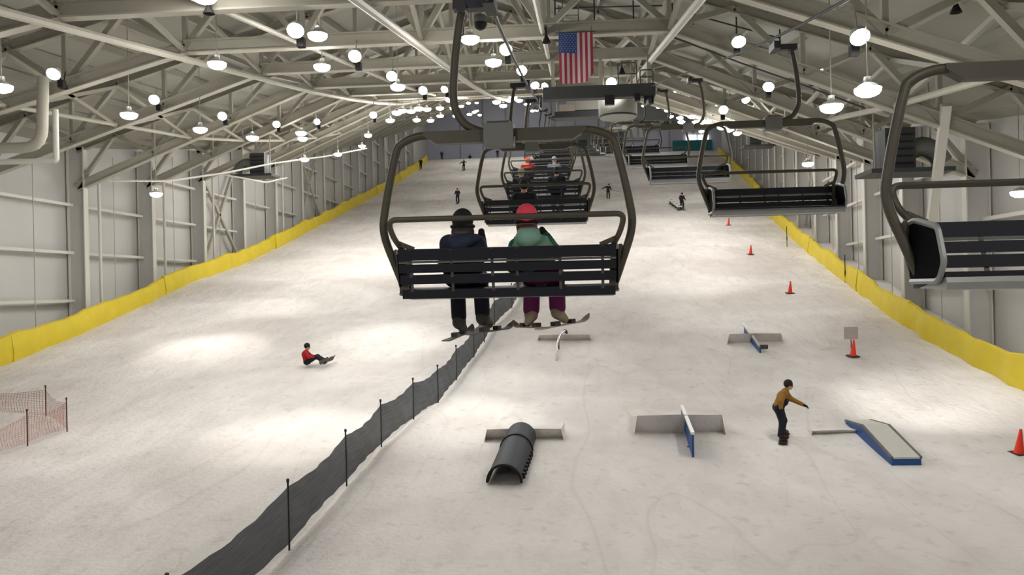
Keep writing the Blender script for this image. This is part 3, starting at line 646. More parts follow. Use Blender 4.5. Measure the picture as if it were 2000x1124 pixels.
def ski_obj(label, loc, rz, tilt=0, L=1.55, rgb=(70, 66, 60), name='ski', w=.09, group=None, roll=0):
    mb = MB(); P = []; n = 18
    for i in range(n+1):
        t = i/n; y = (t-.46)*L; ww = w*(.62+.38*abs(2*t-1)) if name == 'ski' else w*(.86+.14*abs(2*t-1))
        if t > .93: ww *= math.sqrt(max(0.04, 1-((t-.93)/.07)**2))
        if t < .07 and name != 'ski': ww *= math.sqrt(max(.04, 1-((.07-t)/.07)**2))
        z = (.075 if L < 1.2 else .12)*max(0, (t-.82)/.18)**2*(1 if name == 'ski' else .5)+(.08*max(0, (.12-t)/.12)**2 if name != 'ski' else .0)
        P.append([(-ww/2, y, z), (ww/2, y, z), (ww/2, y, z+.014), (-ww/2, y, z+.014), (-ww/2, y, z)])
    mb.grid(P, cloth(rgb)); mb.add(P[0][:4], [(0, 1, 2, 3)], cloth(rgb)); mb.add(P[-1][:4], [(0, 1, 2, 3)], cloth(rgb))
    o = mb.build(name, smooth=True); o.location = loc; o.rotation_euler = (tilt, roll, rz); tag(o, label, name, group)
    for (c, z, k) in (((0, -.13, .035), (.07, .10, .05), 'dark'), ((0, .17, .035), (.07, .08, .045), 'dark')) if name == 'ski' else (((0, -.26, .03), (.20, .16, .035), 'black'), ((0, .26, .03), (.20, .16, .035), 'black')):
        mb = MB(); mb.box(c, z, k); mb.build('binding', o)
    return o
# riders of the nearest chair
c0 = lanes_l[0]
def J2(base, **kw): d = dict(base); d.update(kw); return d
p1 = c0+V((-.49, 0, .02))
KID = J2(SIT, shoulder=(.145, .09, .53), elbow=(.20, .17, .30), hand=(.14, .40, .28))
person('person in navy jacket and black helmet on left of the nearest chair, seen from behind', p1, 0, J2(KID, kneeL=(-.13, .58, .13), ankleL=(-.12, .60, -.34), toeL=(-.10, .78, -.42), ankleR=(.15, .60, -.30), toeR=(.20, .77, -.37), elbowR=(.21, .10, .40), handR=(.20, .20, .60), head=(.01, .15, .735), neck=(0, .12, .59), face=(.1, 1, .05)), (40, 45, 66), (24, 27, 38), (30, 31, 38), boots=(70, 66, 60), res=.016, band=(52, 52, 58),
       hood=([((-.07, -.03, .545), (.07, -.03, .545), .07, .07), ((-.03, -.05, .49), (.02, -.05, .46), .08, .05), ((-.07, .06, .585), (.08, .06, .585), .06, .06), ((-.05, .17, .60), (.06, .17, .60), .06, .06), ((.12, .0, .56), (.16, .0, .57), .06, .05)], (44, 49, 70)))
g_ = blob_obj('neck_gaiter', [((-.03, .10, .655), (.05, .10, .655), .085, .085), ((0, .12, .61), (.02, .12, .61), .10, .10)], cloth((84, 80, 72)), None, .016, .03); g_.parent = [o for o in D.objects if o.name.startswith('person')][0]
ski_obj('left ski of the navy-jacket rider on the nearest chair', p1+V((-.13, .62, -.50)), -.16, .05, 1.05, (112, 108, 100))
ski_obj('right ski of the navy-jacket rider on the nearest chair', p1+V((.22, .66, -.455)), -.42, .02, 1.05, (112, 106, 100))
p2 = c0+V((.30, 0, .02))
bo2 = person('person in mint green hooded jacket, pink helmet and maroon trousers on the nearest chair', p2, 0, J2(SIT, head=(-.09, .15, .765), neck=(-.07, .11, .61), chest=(-.04, .09, .44), pelvis=(.05, .13, .20), shoulderL=(-.20, .10, .48), shoulderR=(.10, .10, .49), elbowR=(.20, .28, .42), handR=(.09, .38, .62), elbowL=(-.25, .16, .28), hipL=(-.04, .16, .18), hipR=(.15, .16, .18), kneeL=(-.07, .58, .15), kneeR=(.2, .58, .16), ankleL=(-.09, .60, -.27), ankleR=(.21, .60, -.25), toeL=(-.13, .74, -.36), toeR=(.28, .74, -.33)),
       (118, 156, 138), (104, 30, 84), (232, 72, 96), boots=(150, 136, 116), band=(30, 22, 26), sleeve=(30, 100, 84), res=.016, jr=1.08,
       hood=([((-.12, -.03, .56), (-.02, -.03, .56), .09, .09), ((-.07, -.05, .57), (-.075, -.02, .46), .09, .075), ((-.13, .05, .63), (-.01, .05, .63), .06, .06)], (126, 164, 146)))
blob_obj('hair', [((-.13, .10, .69), (-.05, .10, .69), .075, .075), ((-.09, .09, .66), (-.09, .09, .64), .08, .06)], cloth((128, 84, 74)), bo2, .016, .03)
ski_obj('left ski of the mint-jacket rider on the nearest chair', p2+V((-.10, .66, -.42)), .55, -.02, .8, (150, 144, 134))
ski_obj('right ski of the mint-jacket rider on the nearest chair', p2+V((.26, .66, -.40)), -.62, .06, 1.0, (186, 178, 168))
# riders further up
c1 = lanes_l[1]
pp = c1+V((-.26, 0, .02)); person('person in black jacket and dark helmet alone on the second uphill chair', pp, 0, SIT, (34, 38, 40), (26, 28, 34), (44, 42, 44), res=.022)
ski_obj('left ski of the black-jacket rider on the second chair', pp+V((-.14, .75, -.42)), .25, .05, 1.5, (90, 88, 84)); ski_obj('right ski of the black-jacket rider on the second chair', pp+V((.16, .75, -.42)), -.2, .05, 1.5, (90, 88, 84))
c2 = lanes_l[2]
for (x, lab, jk, hm) in [(-.70, 'person in dark jacket and olive helmet on the third uphill chair', (36, 40, 48), (150, 148, 110)), (.42, 'person in black jacket and black helmet on the third uphill chair', (30, 33, 42), (36, 38, 46))]:
    q = c2+V((x, 0, .02)); person(lab, q, 0, SIT, jk, (28, 30, 38), hm, res=.03, goggles=False)
    ski_obj('skis under the '+lab[10:], q+V((0, .75, -.42)), 0, .05, 1.5, (70, 70, 74), w=.2)
c3 = lanes_l[3]
for (x, lab, jk, hm) in [(-.55, 'person in red jacket and red-orange helmet on the fourth uphill chair', (190, 60, 48), (226, 88, 66)), (.55, 'person in pale grey jacket on the right of the fourth uphill chair', (150, 152, 160), (170, 172, 178))]:
    q = c3+V((x, 0, .02)); person(lab, q, 0, SIT, jk, (30, 32, 40), hm, res=.035, goggles=False)
# people on the snow
def snowman(px, py, lab, rz, J, jk, tr, hm, dz=.05, **kw):
    p = gnd(px, py); return person(lab, p+V((0, 0, dz)), rz, J, jk, tr, hm, **kw), p
RIDE = J2(STAND, pelvis=(0, -.12, .92), chest=(0, .02, 1.24), neck=(0, .12, 1.44), head=(0, .20, 1.58), shoulderL=(-.19, .08, 1.36), shoulderR=(.19, .06, 1.36), elbowL=(-.20, .22, 1.16), handL=(-.12, .62, .98), elbowR=(.28, .28, 1.20), handR=(.26, .58, 1.0), hipL=(-.12, -.09, .88), hipR=(.12, -.09, .88), kneeL=(-.20, .03, .50), kneeR=(.20, .01, .50), ankleL=(-.27, -.04, .12), ankleR=(.27, -.04, .12), toeL=(-.28, .14, .08), toeR=(.28, .14, .08), face=(-.2, 1, -.15))
_, p = snowman(1529, 860, 'person in mustard jacket and dark bib trousers snowboarding with an arm stretched out', -math.pi/2-.28, J2(RIDE, handR=(.36, -.02, .92), elbowR=(.34, -.02, 1.14)), (150, 112, 48), (30, 34, 46), (44, 40, 36), boots=(62, 46, 42), res=.018, jr=1.14, fingers=True, bib=[((-.09, .05, 1.10), (.09, .05, 1.10), .14, .14), ((-.08, -.05, .95), (.08, -.05, .95), .13, .13)])
ski_obj('dark red snowboard under the mustard-jacket rider', p+V((.02, 0, .03)), -.28, math.atan(.12), 1.45, (70, 46, 42), 'snowboard', .27)
SEATED = dict(pelvis=(0, 0, .14), chest=(0, -.06, .46), neck=(0, .0, .64), head=(0, .05, .79), shoulder=(.19, -.03, .55), elbow=(.25, .16, .36), hand=(.2, .40, .36), hip=(.1, .03, .13), knee=(.16, .45, .36), ankle=(.22, .80, .12), toe=(.22, .86, .26), face=(-.1, 1, -.05))
_, p = snowman(599, 716, 'person in red jacket sitting on the snow with a snowboard strapped on', -math.pi/2+.12, SEATED, (172, 36, 40), (28, 30, 38), (34, 32, 30), res=.018, fingers=True, boots=(40, 38, 38))
ski_obj('olive-grey snowboard on the feet of the sitting person in red', p+V((.93, .06, .24)), -.28, .14, 1.45, (92, 88, 80), 'snowboard', .27, roll=-1.0)
REACH = J2(STAND, head=(-.1, .16, 1.55), neck=(-.04, .1, 1.43), chest=(0, .05, 1.22), handL=(-.66, .26, 1.18), elbowL=(-.42, .14, 1.26), handR=(.3, .2, 1.02))
far = [(894, 397, 'person in dark clothes skiing below the far left lamps, third from the top', math.pi, STAND), (906, 333, 'person in black with one arm stretched left near the top of the slope', math.pi*.9, J2(REACH, handR=(.66, .2, 1.1), elbowR=(.42, .1, 1.25))), (822, 330, 'person in dark clothes standing beside the top of the left yellow barrier', math.pi, STAND), (1332, 410, 'person in black standing beside the far white rail', math.pi*1.1, STAND)]
for (x, y, lab, rz, J) in far:
    _, p = snowman(x, y, lab, rz, J, (40, 40, 48), (32, 33, 40), (40, 40, 46), res=.035, goggles=False)
    ski_obj('board under the '+lab[:60].replace('person', 'far person'), p+V((0, 0, .03)), rz, -.25, 1.4, (50, 50, 54), 'snowboard', .26)
_, p = snowman(1188, 388, 'person in dark clothes with ski poles skiing right of the lift chairs', math.pi, J2(REACH, handR=(.70, .2, 1.16), elbowR=(.44, .1, 1.25), handL=(-.40, .2, .95), elbowL=(-.33, .05, 1.12)), (40, 40, 44), (48, 46, 44), (34, 34, 36), res=.035, goggles=False)
for (dx, lab, a, b) in ((-.7, 'left', (-.70, -.2, 1.16), (-.78, -.1, 1.12)), (.4, 'right', (.40, -.2, .95), (1.5, -.3, .70))):
    mb = MB(); mb.tube([a, b], .014, 'black', 6); mb.lathe([(0, 0), (.05, .005), (.05, .015), (0, .02)], 'black', 8, b); o = mb.build('ski_pole'); o.location = p; tag(o, 'thin black ski pole in the %s hand of the skier right of the chairs' % lab, 'ski pole')
ski_obj('left ski of the skier right of the lift chairs', p+V((-.14, 0, .03)), math.pi, -.25, 1.5, (60, 58, 56)); ski_obj('right ski of the skier right of the lift chairs', p+V((.14, 0, .03)), math.pi, -.25, 1.5, (60, 58, 56))
for (x, y, lab, J, s) in [(863, 309, 'person in grey standing before the back wall, leftmost at the top', STAND, (62, 62, 78)), (918, 308, 'person crouching before the back wall at the top of the slope', J2(SEATED), (52, 54, 64)), (945, 309, 'person sitting before the back wall beside the chair frame', J2(SEATED), (70, 70, 78)), (972, 308, 'person in dark clothes standing before the back wall near the lift', STAND, (60, 60, 70))]:
    p = atY(x, y, 157.5); p.z = gh(p.x, p.y); person(lab, p+V((0, 0, .04)), math.pi, J, s, (46, 46, 56), (50, 50, 58), res=.045, goggles=False)

# ------------------------------------------------------------------ park features
def kicker(x0, x1, yt, yb, label, depth=3.2):
    a = gnd(x0, yb); b = gnd(x1, yb); D0 = (a.y+b.y)/2; h = (yb-yt)/F*a.y*1.02
    xa, xb = a.x, b.x; z0 = gh((xa+xb)/2, D0); zt = z0+h; w = (xb-xa)
    top = [(xa+.10*w, D0-.05), (xb-.10*w, D0-.05)]
    n = 8; mb = MB(); P = []
    yb2 = D0+depth
    for i in range(n+1):
        t = i/n; y = D0-.05+depth*t
        zg = gh((xa+xb)/2, y)-.06; zc = zt*(1-t)+zg*t if t > .0 else zt
        zc = max(zc, zg)
        P.append([(xa-.15*w*0, y, zg-.15), (xa+.05*w*(1-t), y, zc), ((xa+xb)/2, y, zc+.02*(1-t)), (xb-.05*w*(1-t), y, zc), (xb, y, zg-.15)])
    mb.grid(P, 'snow')
    f = P[0]; lip = [V(p) for p in f[1:4]]; bot = [V((xa+.02, D0+.42, z0-.15)), V(((xa+xb)/2, D0+.42, z0-.15)), V((xb-.02, D0+.42, z0-.15))]  # front face undercut so that less overhead light reaches it
    mb.add([bot[0], bot[1], bot[2], lip[2], lip[1], lip[0]], [(0, 1, 4, 5), (1, 2, 3, 4)], 'snow')
    mb.add([f[0], f[1], bot[0]], [(0, 1, 2)], 'snow'); mb.add([f[4], f[3], bot[2]], [(0, 1, 2)], 'snow')
    o = mb.build('snow_ramp'); return tag(o, label, 'snow ramp')
kicker(944, 1104, 839, 860, 'low packed snow take-off behind the black barrel')
kicker(1236, 1420, 813, 851, 'packed snow take-off with shaded face behind the blue wall rail')
kicker(1048, 1156, 655, 668, 'low packed snow take-off behind the thin curved rail')
kicker(1418, 1532, 653, 668, 'low packed snow take-off behind the small blue rail')
kicker(1580, 1700, 842, 852, 'faint snow take-off behind the blue and white box')
kicker(1150, 1172, 377, 384, 'far small snow take-off left of the skier with poles', 2.)
# black barrel: half culvert
pA = gnd(985, 942); pB = gnd(1017, 866); ax = (pB-pA); L = ax.length; ax.normalize(); sx = ax.cross(V((0, 0, 1))).normalized(); upv = sx.cross(ax)
bar = thing('barrel_feature', 'dark half-round plastic culvert lying on the snow as a barrel jump', 'barrel', pA)
def arch(t0, t1, r, th, key, name):
    mb = MB(); P = []
    for i in range(9):
        t = t0+(t1-t0)*i/8; row = []
        for (rr, sgn) in ((r, 1), (r-th, -1)):
            for j in range(17):
                a = math.pi*(j/16) if sgn > 0 else math.pi*(1-j/16); row.append(ax*(t*L)+sx*(rr*math.cos(a))+V((0, 0, .0))+upv*(rr*1.05*math.sin(a)-.02+.12*t))
        row.append(row[0]); P.append(row)
    mb.grid(P, key)
    for e in (P[0], P[-1]):
        n = 17
        for j in range(16): mb.add([e[j], e[j+1], e[2*n-2-j], e[2*n-1-j]], [(0, 1, 2, 3)], key)
    return mb.build(name, bar, smooth=True)
arch(0, .70, .47, .05, 'culvert', 'lower_shell'); arch(.72, 1.06, .46, .05, 'culvert', 'upper_shell'); arch(.695, .725, .50, .05, 'black', 'joint_band'); arch(-.012, .012, .485, .06, 'black', 'front_rim')
for q in range(7):
    t = .08+.09*q; mb = MB(); c = ax*(t*L)+sx*.47+upv*(.08); mb.box(c, (.10, .10, .16), 'black', Matrix((sx, ax, upv)).transposed()); mb.build('edge_cleat', bar)
# blue wall rail
p = gnd(1354, 895); q = gnd(1334, 848)
wr_ = thing('plate_rail', 'upright blue wall rail with a white top edge', 'snow park rail', p); L = 3.7; h0 = .66
mb = MB(); sl = .115
mb.prism([(0, .02), (-.0, h0), (L, h0+sl*L-.20), (L, sl*L+.12), (L*.45, sl*L*.45+.02)], 0, -.03, .03, 'blue'); mb.build('blue_panel', wr_)
mb = MB(); mb.beam((0, -.03, h0+.03), (0, L, h0+.03+sl*L-.20), .10, .07, 'white'); mb.build('top_rail', wr_)
mb = MB(); mb.box((0, 1., -.02), (.16, .1, .3), 'blue'); mb.box((0, 3.2, .33), (.16, .1, .5), 'blue'); mb.build('foot', wr_)
wr_.rotation_euler = (0, 0, -.05)
# blue and white box
pf = gnd(1742, 909); bx = thing('box_feature', 'blue-sided box with a flat grey-white top and a bend in the middle', 'snow park box', pf); w = .76; L = 3.7; zz = lambda t: gh(pf.x, pf.y+t)-pf.z
prof = [(0, .17), (2.2, zz(2.2)+.44), (L, zz(L)+.17)]
mb = MB(); mb.prism([(0, -.12), (L, zz(L)-.1)]+prof[::-1], 0, 0, w, 'blue'); mb.build('blue_side', bx)
mb = MB()
for a, b in zip(prof[:-1], prof[1:]): mb.beam((w/2, a[0]-.01, a[1]+.015), (w/2, b[0], b[1]+.015), w-.08, .05, 'boxtop')
mb.build('white_top', bx)
for x in (0, w):
    mb = MB()
    for a, b in zip(prof[:-1], prof[1:]): mb.beam((x, a[0], a[1]+.02), (x, b[0], b[1]+.02), .06, .06, 'mid')
    mb.build('edge_rail', bx)
# thin curved rail
a = gnd(1087, 706); r_ = thing('curved_rail', 'thin silver down rail with a dark back end', 'snow park rail', a); zz = lambda t: gh(a.x, a.y+t)-a.z
mb = MB(); pts = smoothpts([(0, 0, .02), (.0, .9, zz(.9)+.28), (.10, 2.2, zz(2.2)+.50), (.35, 3.6, zz(3.6)+.45)], 6); mb.tube(pts, .05, 'silver', 10); mb.build('rail_tube', r_, smooth=True)
mb = MB(); mb.tube([pts[-1], V(pts[-1])+V((.06, .35, -.12))], .075, 'dark', 10); mb.build('end_cap', r_)
for t in (4, 11): mb = MB(); mb.tube([pts[t], (pts[t].x, pts[t].y, zz(pts[t].y)-.1)], .03, 'dark', 6); mb.build('leg', r_)
# small blue rail
a = gnd(1485, 686); r_ = thing('small_rail', 'small blue-grey rail with a dark knob at its front end', 'snow park rail', a); zz = lambda t: gh(a.x, a.y+t)-a.z
mb = MB(); mb.beam((0, 0, .16), (-.05, 3.2, zz(3.2)+.42), .10, .08, 'silver'); mb.build('rail_top', r_)
mb = MB(); mb.prism([(0, -.1), (0, .12), (3.2, zz(3.2)+.38), (3.2, zz(3.2)-.05)], 0, -.03, .03, 'blue'); mb.build('rail_web', r_)
mb = MB(); mb.tube([(-.02, -.06, .17), (.30, -.06, .17)], .10, 'dark', 10); mb.build('end_knob', r_)
# far white rail
a = gnd(1326, 411); r_ = thing('far_rail', 'far flat white rail segments on dark feet beside the standing person', 'snow park rail', a); zz = lambda t: gh(a.x, a.y+t)-a.z
for t in range(4):
    mb = MB(); mb.box((-.06*t, .3+1.7*t, zz(.3+1.7*t)+.42), (.5, 1.35, .08), 'white', Matrix.Rotation(.22, 3, 'X')); mb.build('segment', r_)
    mb = MB(); mb.box((-.06*t, .3+1.7*t, zz(.3+1.7*t)+.14), (.22, .9, .56), 'dark'); mb.build('foot', r_)
# cones
CN = None
for (x, y, lab) in [(1990, 890, 'orange-red traffic cone cut by the right edge, nearest of the line'), (1666, 698, 'orange-red traffic cone under the small grey sign'), (1543, 574, 'orange-red traffic cone, third from the bottom of the line'), (1466, 498, 'orange-red traffic cone, fourth from the bottom of the line'), (1423, 441, 'farthest orange-red traffic cone below the downhill chair')]:
    if CN is None:
        CN = thing('traffic_cone', None, 'cone'); mb = MB(); mb.lathe([(.145, .03), (.13, .06), (.032, .70), (.025, .71), (0, .71)], 'cone', 20); mb.build('cone_body', CN, smooth=True)
        mb = MB(); mb.box((0, 0, .02), (.40, .40, .045), 'conebase'); mb.build('base', CN); c = CN
    else: c = copy_tree(CN)
    p = gnd(x, y); c.location = p+V((0, 0, .02)); c.rotation_euler = (math.atan(.12), 0, .3); c['label'] = lab; c['group'] = 'traffic cones on the right'
p = gnd(1667, 690); p = p+V((0, .25, 0)); sg = thing('sign_board', 'small grey sign board on a post behind the second traffic cone', 'sign', p)
mb = MB(); mb.box((0, 0, .82), (.58, .03, .52), 'sign'); mb.build('board', sg); mb = MB(); mb.tube([(0, .03, -.2), (0, .03, .8)], .02, 'post', 6); mb.build('post', sg)
for (x, y, h, lab) in [(1656, 554, 1.75, 'thin dark marker pole at the right yellow barrier, nearer'), (1541, 482, 1.6, 'thin dark marker pole at the right yellow barrier, farther')]:
    p = gnd(x, y)+V((-.15, 0, 0)); mb = MB(); mb.tube([(0, 0, -.2), (0, 0, h)], .03, 'post', 8); mb.lathe([(.045, .5), (.045, .75), (.03, .76), (.03, .49)], 'dark', 8); o = mb.build('marker_pole', smooth=True); o.location = p; tag(o, lab, 'pole', 'marker poles')

# ------------------------------------------------------------------ flag
fp = atD(1124, 64, 28.9); fg = thing('flag', 'hanging flag with red and white stripes and a blue star field under the roof truss', 'flag', fp); FW, FH = 1.20, 1.78
mb = MB(); nx, nz = 26, 30
def fpos(u, v):
    cut = .10 if u > .86 else 0
    return V(((u-.5)*FW, -.05*math.sin(u*7+v*2)-.03*math.sin(v*5+u*3), -v*FH*(1-(max(0, u-.80)/.2)*.18)))
for i in range(nx):
    for j in range(nz):
        k = ('fred' if (i//2) % 2 == 0 else 'fwhite'); 
        if i < 14 and j < 12: k = 'fblue'
        mb.add([fpos(i/nx, j/nz), fpos((i+1)/nx, j/nz), fpos((i+1)/nx, (j+1)/nz), fpos(i/nx, (j+1)/nz)], [(0, 1, 2, 3)], k)
for r in range(9):
    for c in range(6 if r % 2 == 0 else 5):
        u = (.09 if r % 2 else .05)*1.0+c*.0862+.005; v = .025+r*.0415; q = fpos(u, v)+V((0, -.012, 0)); mb.add([q+V((.022*(1 if s % 2 == 0 else .42)*math.sin(s*math.pi/5), 0, .022*(1 if s % 2 == 0 else .42)*math.cos(s*math.pi/5))) for s in range(10)], [tuple(range(10))], 'fwhite')
mb.build('flag_cloth', fg, smooth=True)
mb = MB(); mb.tube([(-.7, 0, .02), (.7, 0, .02)], .02, 'dark', 6); mb.build('flag_pole', fg)
for s in (-.55, .55): mb = MB(); mb.tube([(s, 0, .02), (s, -.4, zbot(fp.x, 29.5)-fp.z)], .01, 'dark', 5); mb.build('flag_cord', fg)
# dome camera
p = atD(938, 45, 21.5); dc = thing('dome_camera', 'hanging dome camera with a dark lower half beside the nearest chair hanger', 'camera', p)
mb = MB(); mb.lathe([(.19, .0), (.19, .12), (.15, .2), (.05, .24), (0, .24)], 'mid', 18); mb.build('housing', dc, smooth=True)
mb = MB(); mb.lathe([(.185, .0), (.17, -.08), (.12, -.15), (.05, -.185), (0, -.19)], 'black', 18); mb.build('dome', dc, smooth=True)
mb = MB(); mb.tube([(0, 0, .22), (0, .3, zbot(p.x, 22)-p.z+.2)], .025, 'web', 6); mb.build('bracket', dc)
# catwalk with railings under the roof, right of the flag
def catwalk(a, b, label, n):
    a, b = V(a), V(b); root = thing('catwalk', label, 'catwalk', a); d = b-a
    mb = MB(); mb.beam((0, 0, 0), d, .7, .06, 'purlin'); mb.build('walkway', root)
    for z in (.55, 1.05):
        mb = MB(); mb.tube([(0, -.3, z), d+V((0, -.3, z))], .03, 'dark', 6); mb.build('rail', root)
    for i in range(n+1):
        mb = MB(); mb.tube([d*(i/n)+V((0, -.3, 0)), d*(i/n)+V((0, -.3, 1.05))], .03, 'dark', 6); mb.build('rail_post', root)
catwalk(atD(1085, 48, 33), atD(1312, 42, 33), 'steel catwalk with dark railings above the flag', 3)
catwalk(atD(1352, 62, 31), atD(1520, 108, 31), 'steel catwalk with dark railings right of the roof knee', 2)
mb = MB(); mb.tube([atD(1310, 71, 29), atD(1449, 124, 29), atD(1563, 164, 29), atD(1690, 212, 29)], .03, 'dark', 6); tag(mb.build('conduit', smooth=True), 'thin dark conduit running down along the right truss wing', 'conduit')
# ladder by the flag
lp = atD(1115, 62, 31.5); ld = thing('ladder', 'thin steel ladder rising behind the top of the flag', 'ladder', lp)
for s in (-.3, .3): mb = MB(); mb.tube([(s, 0, 0), (s, 0, 1.5)], .022, 'mid', 6); mb.build('stile', ld)
for q in range(6): mb = MB(); mb.tube([(-.3, 0, .15+.24*q), (.3, 0, .15+.24*q)], .016, 'mid', 6); mb.build('rung', ld)
# pipes at the left
def pipe(pts, r, key, name, label, rad=.5):
    mb = MB(); mb.tube(fillet(pts, rad), r, key, 12); tag(mb.build(name, smooth=True), label, 'pipe')
pipe([atD(-60, 291, 30), atD(82, 288, 30), atD(84, 150, 30)], .20, 'steel', 'air_pipe', 'thick cream pipe with a round elbow at the left edge', .7)
pipe([atD(-40, 318, 29.5), atD(110, 314, 29.5), atD(108, 214, 29.5)], .10, 'girt', 'square_duct', 'white square-cornered pipe below the thick elbow pipe', .1)
pipe([atD(212, 353, 42), atD(330, 354, 43), atD(440, 338, 46), atD(530, 320, 52), atD(640, 305, 61), atD(716, 290, 69)], .055, 'girt', 'water_pipe', 'thin white pipe bending along the left wall under the trusses', .6)
pipe([atD(440, 342, 46.2), atD(520, 357, 44), atD(560, 348, 47)], .05, 'girt', 'water_pipe', 'short white pipe branching under the left fan unit', .3)
# fan units at both walls
def fan_unit(loc, s, label, sc=1.):
    root = thing('fan_unit', label, 'fan unit', loc); root.rotation_euler = (0, 0, 0)
    mb = MB(); mb.box((0, 0, 0), (2.6*sc, 1.6*sc, .14*sc), 'dark'); mb.build('platform', root)
    mb = MB(); mb.box((.3*s*sc, 0, .75*sc), (.95*sc, 1.1*sc, 1.3*sc), 'dark')
    for q in range(5): mb.box((.3*s*sc, -.57*sc, (.25+.23*q)*sc), (.8*sc, .04, .05*sc), 'black')
    mb.build('fan_housing', root)
    mb = MB(); mb.tube(smoothpts([(-.15*s*sc, 0, .7*sc), (-.6*s*sc, 0, .85*sc), (-1.0*s*sc, 0, .65*sc), (-1.25*s*sc, 0, .3*sc)], 4), .32*sc, 'mid', 14); mb.build('duct', root, smooth=True)
    for q in (-1, 1): mb = MB(); mb.tube([(q*.9*sc, 0, .05), (q*.9*sc, .2, 3.2*sc)], .04, 'web', 6); mb.build('hanger_rod', root)
    return root
fan_unit(atD(500, 345, 55), 1, 'dark fan unit on a hung platform before the left wall', 1.05)
fan_unit(atD(1765, 338, 31), -1, 'grey fan unit with round duct on a platform before the right wall', 1.15)
fan_unit(atD(1480, 287, 70), -1, 'small far dark fan unit before the right wall', 1.)
# loudspeakers / small dark horns on the trusses
for (x, y, d, lab) in [(408, 20, 22, 'above the left wing at the top edge'), (1867, 18, 22.5, 'at the top right'), (125, 168, 30, 'on the second truss at the left'), (1067, 78, 29.0, 'left of the flag'), (905, 78, 29.4, 'behind the hanger of the nearest chair'), (1215, 140, 37, 'right of the flag')]:
    o = thing('horn_speaker', 'small dark horn speaker '+lab, 'speaker', atD(x, y, d), 0, 'horn speakers'); mb = MB(); mb.lathe([(.05, .18), (.07, .1), (.16, -.1), (.15, -.1), (.0, .02)], 'ballast', 12); mb.build('horn', o, smooth=True)
    mb = MB(); mb.tube([(0, 0, .16), (0, .1, .55)], .02, 'ballast', 6); mb.build('bracket', o)

# ------------------------------------------------------------------ the top of the lift and the back wall
p = atD(1207, 231, 40.5); dr = thing('terminal_drum', 'big pale grey drum hanging over the lift line', 'drum', p)
mb = MB(); mb.lathe([(0, 0), (.90, 0), (.95, .06), (.95, 1.05), (.9, 1.12), (0, 1.14)], 'drum', 28); mb.build('shell', dr, smooth=True)
mb = MB(); mb.lathe([(.96, .02), (.975, .06), (.96, .10)], 'dark', 28); mb.build('rim', dr)
for x in (-.7, .7): mb = MB(); mb.tube([(x, 0, 1.1), (x, 0, ZK(p.y)-p.z+.5)], .06, 'web', 6); mb.build('hanger_rod', dr)
p = atD(1133, 226, 58); pf_ = thing('service_platform', 'dark service platform with pale boxes hung left of the grey drum', 'platform', p)
mb = MB(); mb.box((0, 0, 0), (3.6, 1.2, .42), 'dark'); mb.build('deck', pf_)
mb = MB(); mb.box((.25, 0, .75), (2.4, 1., .9), 'drum'); mb.build('pale_box', pf_); mb = MB(); mb.box((-.9, -.1, .45), (1.1, .9, .5), 'sign'); mb.build('pale_box', pf_)
for x in (-1.6, 1.6): mb = MB(); mb.tube([(x, 0, .2), (x, 0, ZK(p.y)-p.z+.3)], .05, 'web', 6); mb.build('hanger_rod', pf_)
zb0 = G(YB)
p = atY(1150, 306, 152); p.z = gh(p.x, 152); ht = thing('lift_station', 'grey-green top station hut behind the lift chairs', 'hut', p)
mb = MB(); mb.box((0, 2, 1.9), (13.5, 4.5, 4.2), 'hut'); mb.build('cabin', ht); mb = MB(); mb.box((0, 1.7, 4.15), (14.3, 5.6, .35), 'mid'); mb.build('roof', ht)
mb = MB()
for q in range(6): mb.box((-5.4+2.15*q, -.27, 2.3), (1.6, .06, 1.2), 'dark')
mb.build('window_band', ht); mb = MB(); mb.box((0, -.5, 1.0), (13, .12, .12), 'pan'); mb.box((0, -.5, .5), (13, .12, .12), 'pan'); mb.build('rail', ht)
for q in range(5):
    a = atY(1195+14.5*q, 252, YB-.4); mb = MB(); mb.box((0, 0, 0), (1.05, .12, 3.4), 'lamp'); o = mb.build('wall_board'); o.location = a; tag(o, 'white upright board on the back wall, %s from the left' % ORD[q], 'board', 'white boards on the back wall')
a = atY(1283, 243, YB-.9); ev = thing('evaporator_cooler', 'pale evaporator cooler with three dark fans on the back wall', 'cooler', a)
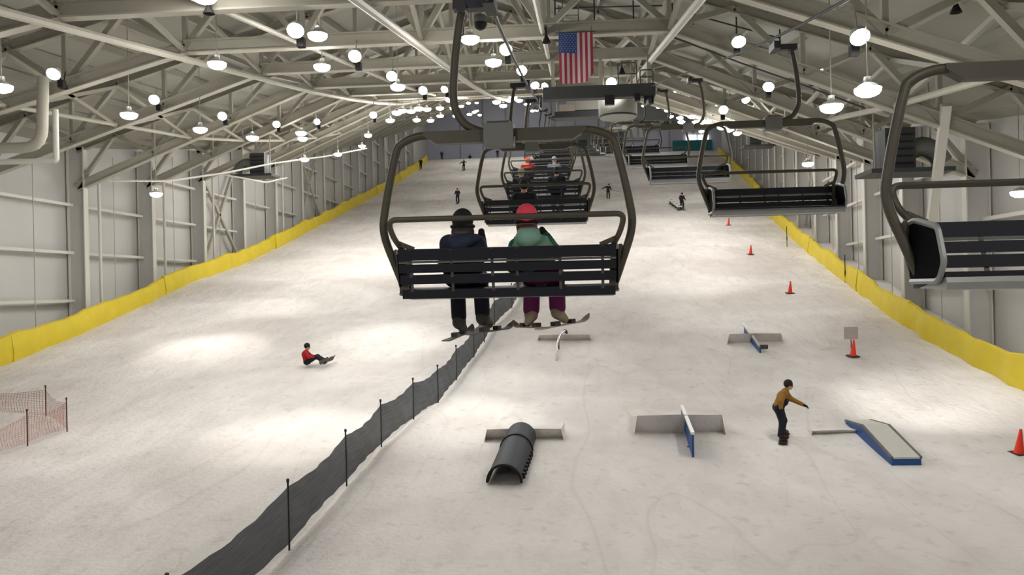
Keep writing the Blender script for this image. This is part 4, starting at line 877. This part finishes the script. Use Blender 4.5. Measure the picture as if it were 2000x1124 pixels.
mb = MB(); mb.box((0, 0, 0), (5.6, 1.1, 1.5), 'drum'); mb.build('casing', ev)
for q in (-1, 0, 1): mb = MB(); mb.tube([(q*1.75, -.62, 0), (q*1.75, -.50, 0)], .52, 'black', 20); mb.build('fan', ev)
a = atY(1352, 287, YB-.3); tp = thing('teal_banner', 'teal panel on the back wall at the top right of the slope', 'panel', a); mb = MB(); mb.box((0, 0, 0), (7.6, .25, 2.6), 'teal'); mb.build('panel', tp)
for (x, i) in ((1350, 0), (1374, 1)):
    a = atY(x, 270, YB-.2); w_ = MB(); w_.box((0, 0, 0), (1.9, .15, 1.3), 'winlit'); w_.box((0, -.08, 0), (.08, .06, 1.4), 'mid'); w_.box((0, -.08, .68), (2., .06, .08), 'mid'); o = w_.build('window_%d' % (i+1)); o.location = a; tag(o, 'lit window above the teal panel, %s' % ('left' if i == 0 else 'right'), 'window', None, 'structure')
mb = MB(); a = atY(1290, 218, YB-.2); mb.box(a, (11, .3, 4.4), 'backwallr'); tag(mb.build('trim_1'), 'grey board on the back wall above the cooler', 'wall board', None, 'structure')

# ------------------------------------------------------------------ world, camera, view
w = D.worlds.new('World'); bpy.context.scene.world = w; w.use_nodes = True
w.node_tree.nodes['Background'].inputs[0].default_value = (.9, .95, 1, 1); w.node_tree.nodes['Background'].inputs[1].default_value = .02
cd = D.cameras.new('Camera'); cam = D.objects.new('Camera', cd); COL.objects.link(cam); cd.sensor_width = 36; cd.lens = 36*F/2000; cd.clip_end = 500; cd.clip_start = .05
mw = Matrix((RGT, UPV, -FWD)).transposed().to_4x4(); cam.matrix_world = mw
sc = bpy.context.scene; sc.camera = cam
vs_ = sc.view_settings; vs_.view_transform = 'Standard'; vs_.look = 'None'; vs_.exposure = .27; vs_.gamma = 1.; vs_.use_curve_mapping = False
sc.cycles.use_denoising = True; sc.cycles.adaptive_threshold = .06; sc.cycles.max_bounces = 5; sc.cycles.diffuse_bounces = 3; sc.cycles.glossy_bounces = 2; sc.cycles.sample_clamp_indirect = 8; sc.cycles.use_light_tree = True
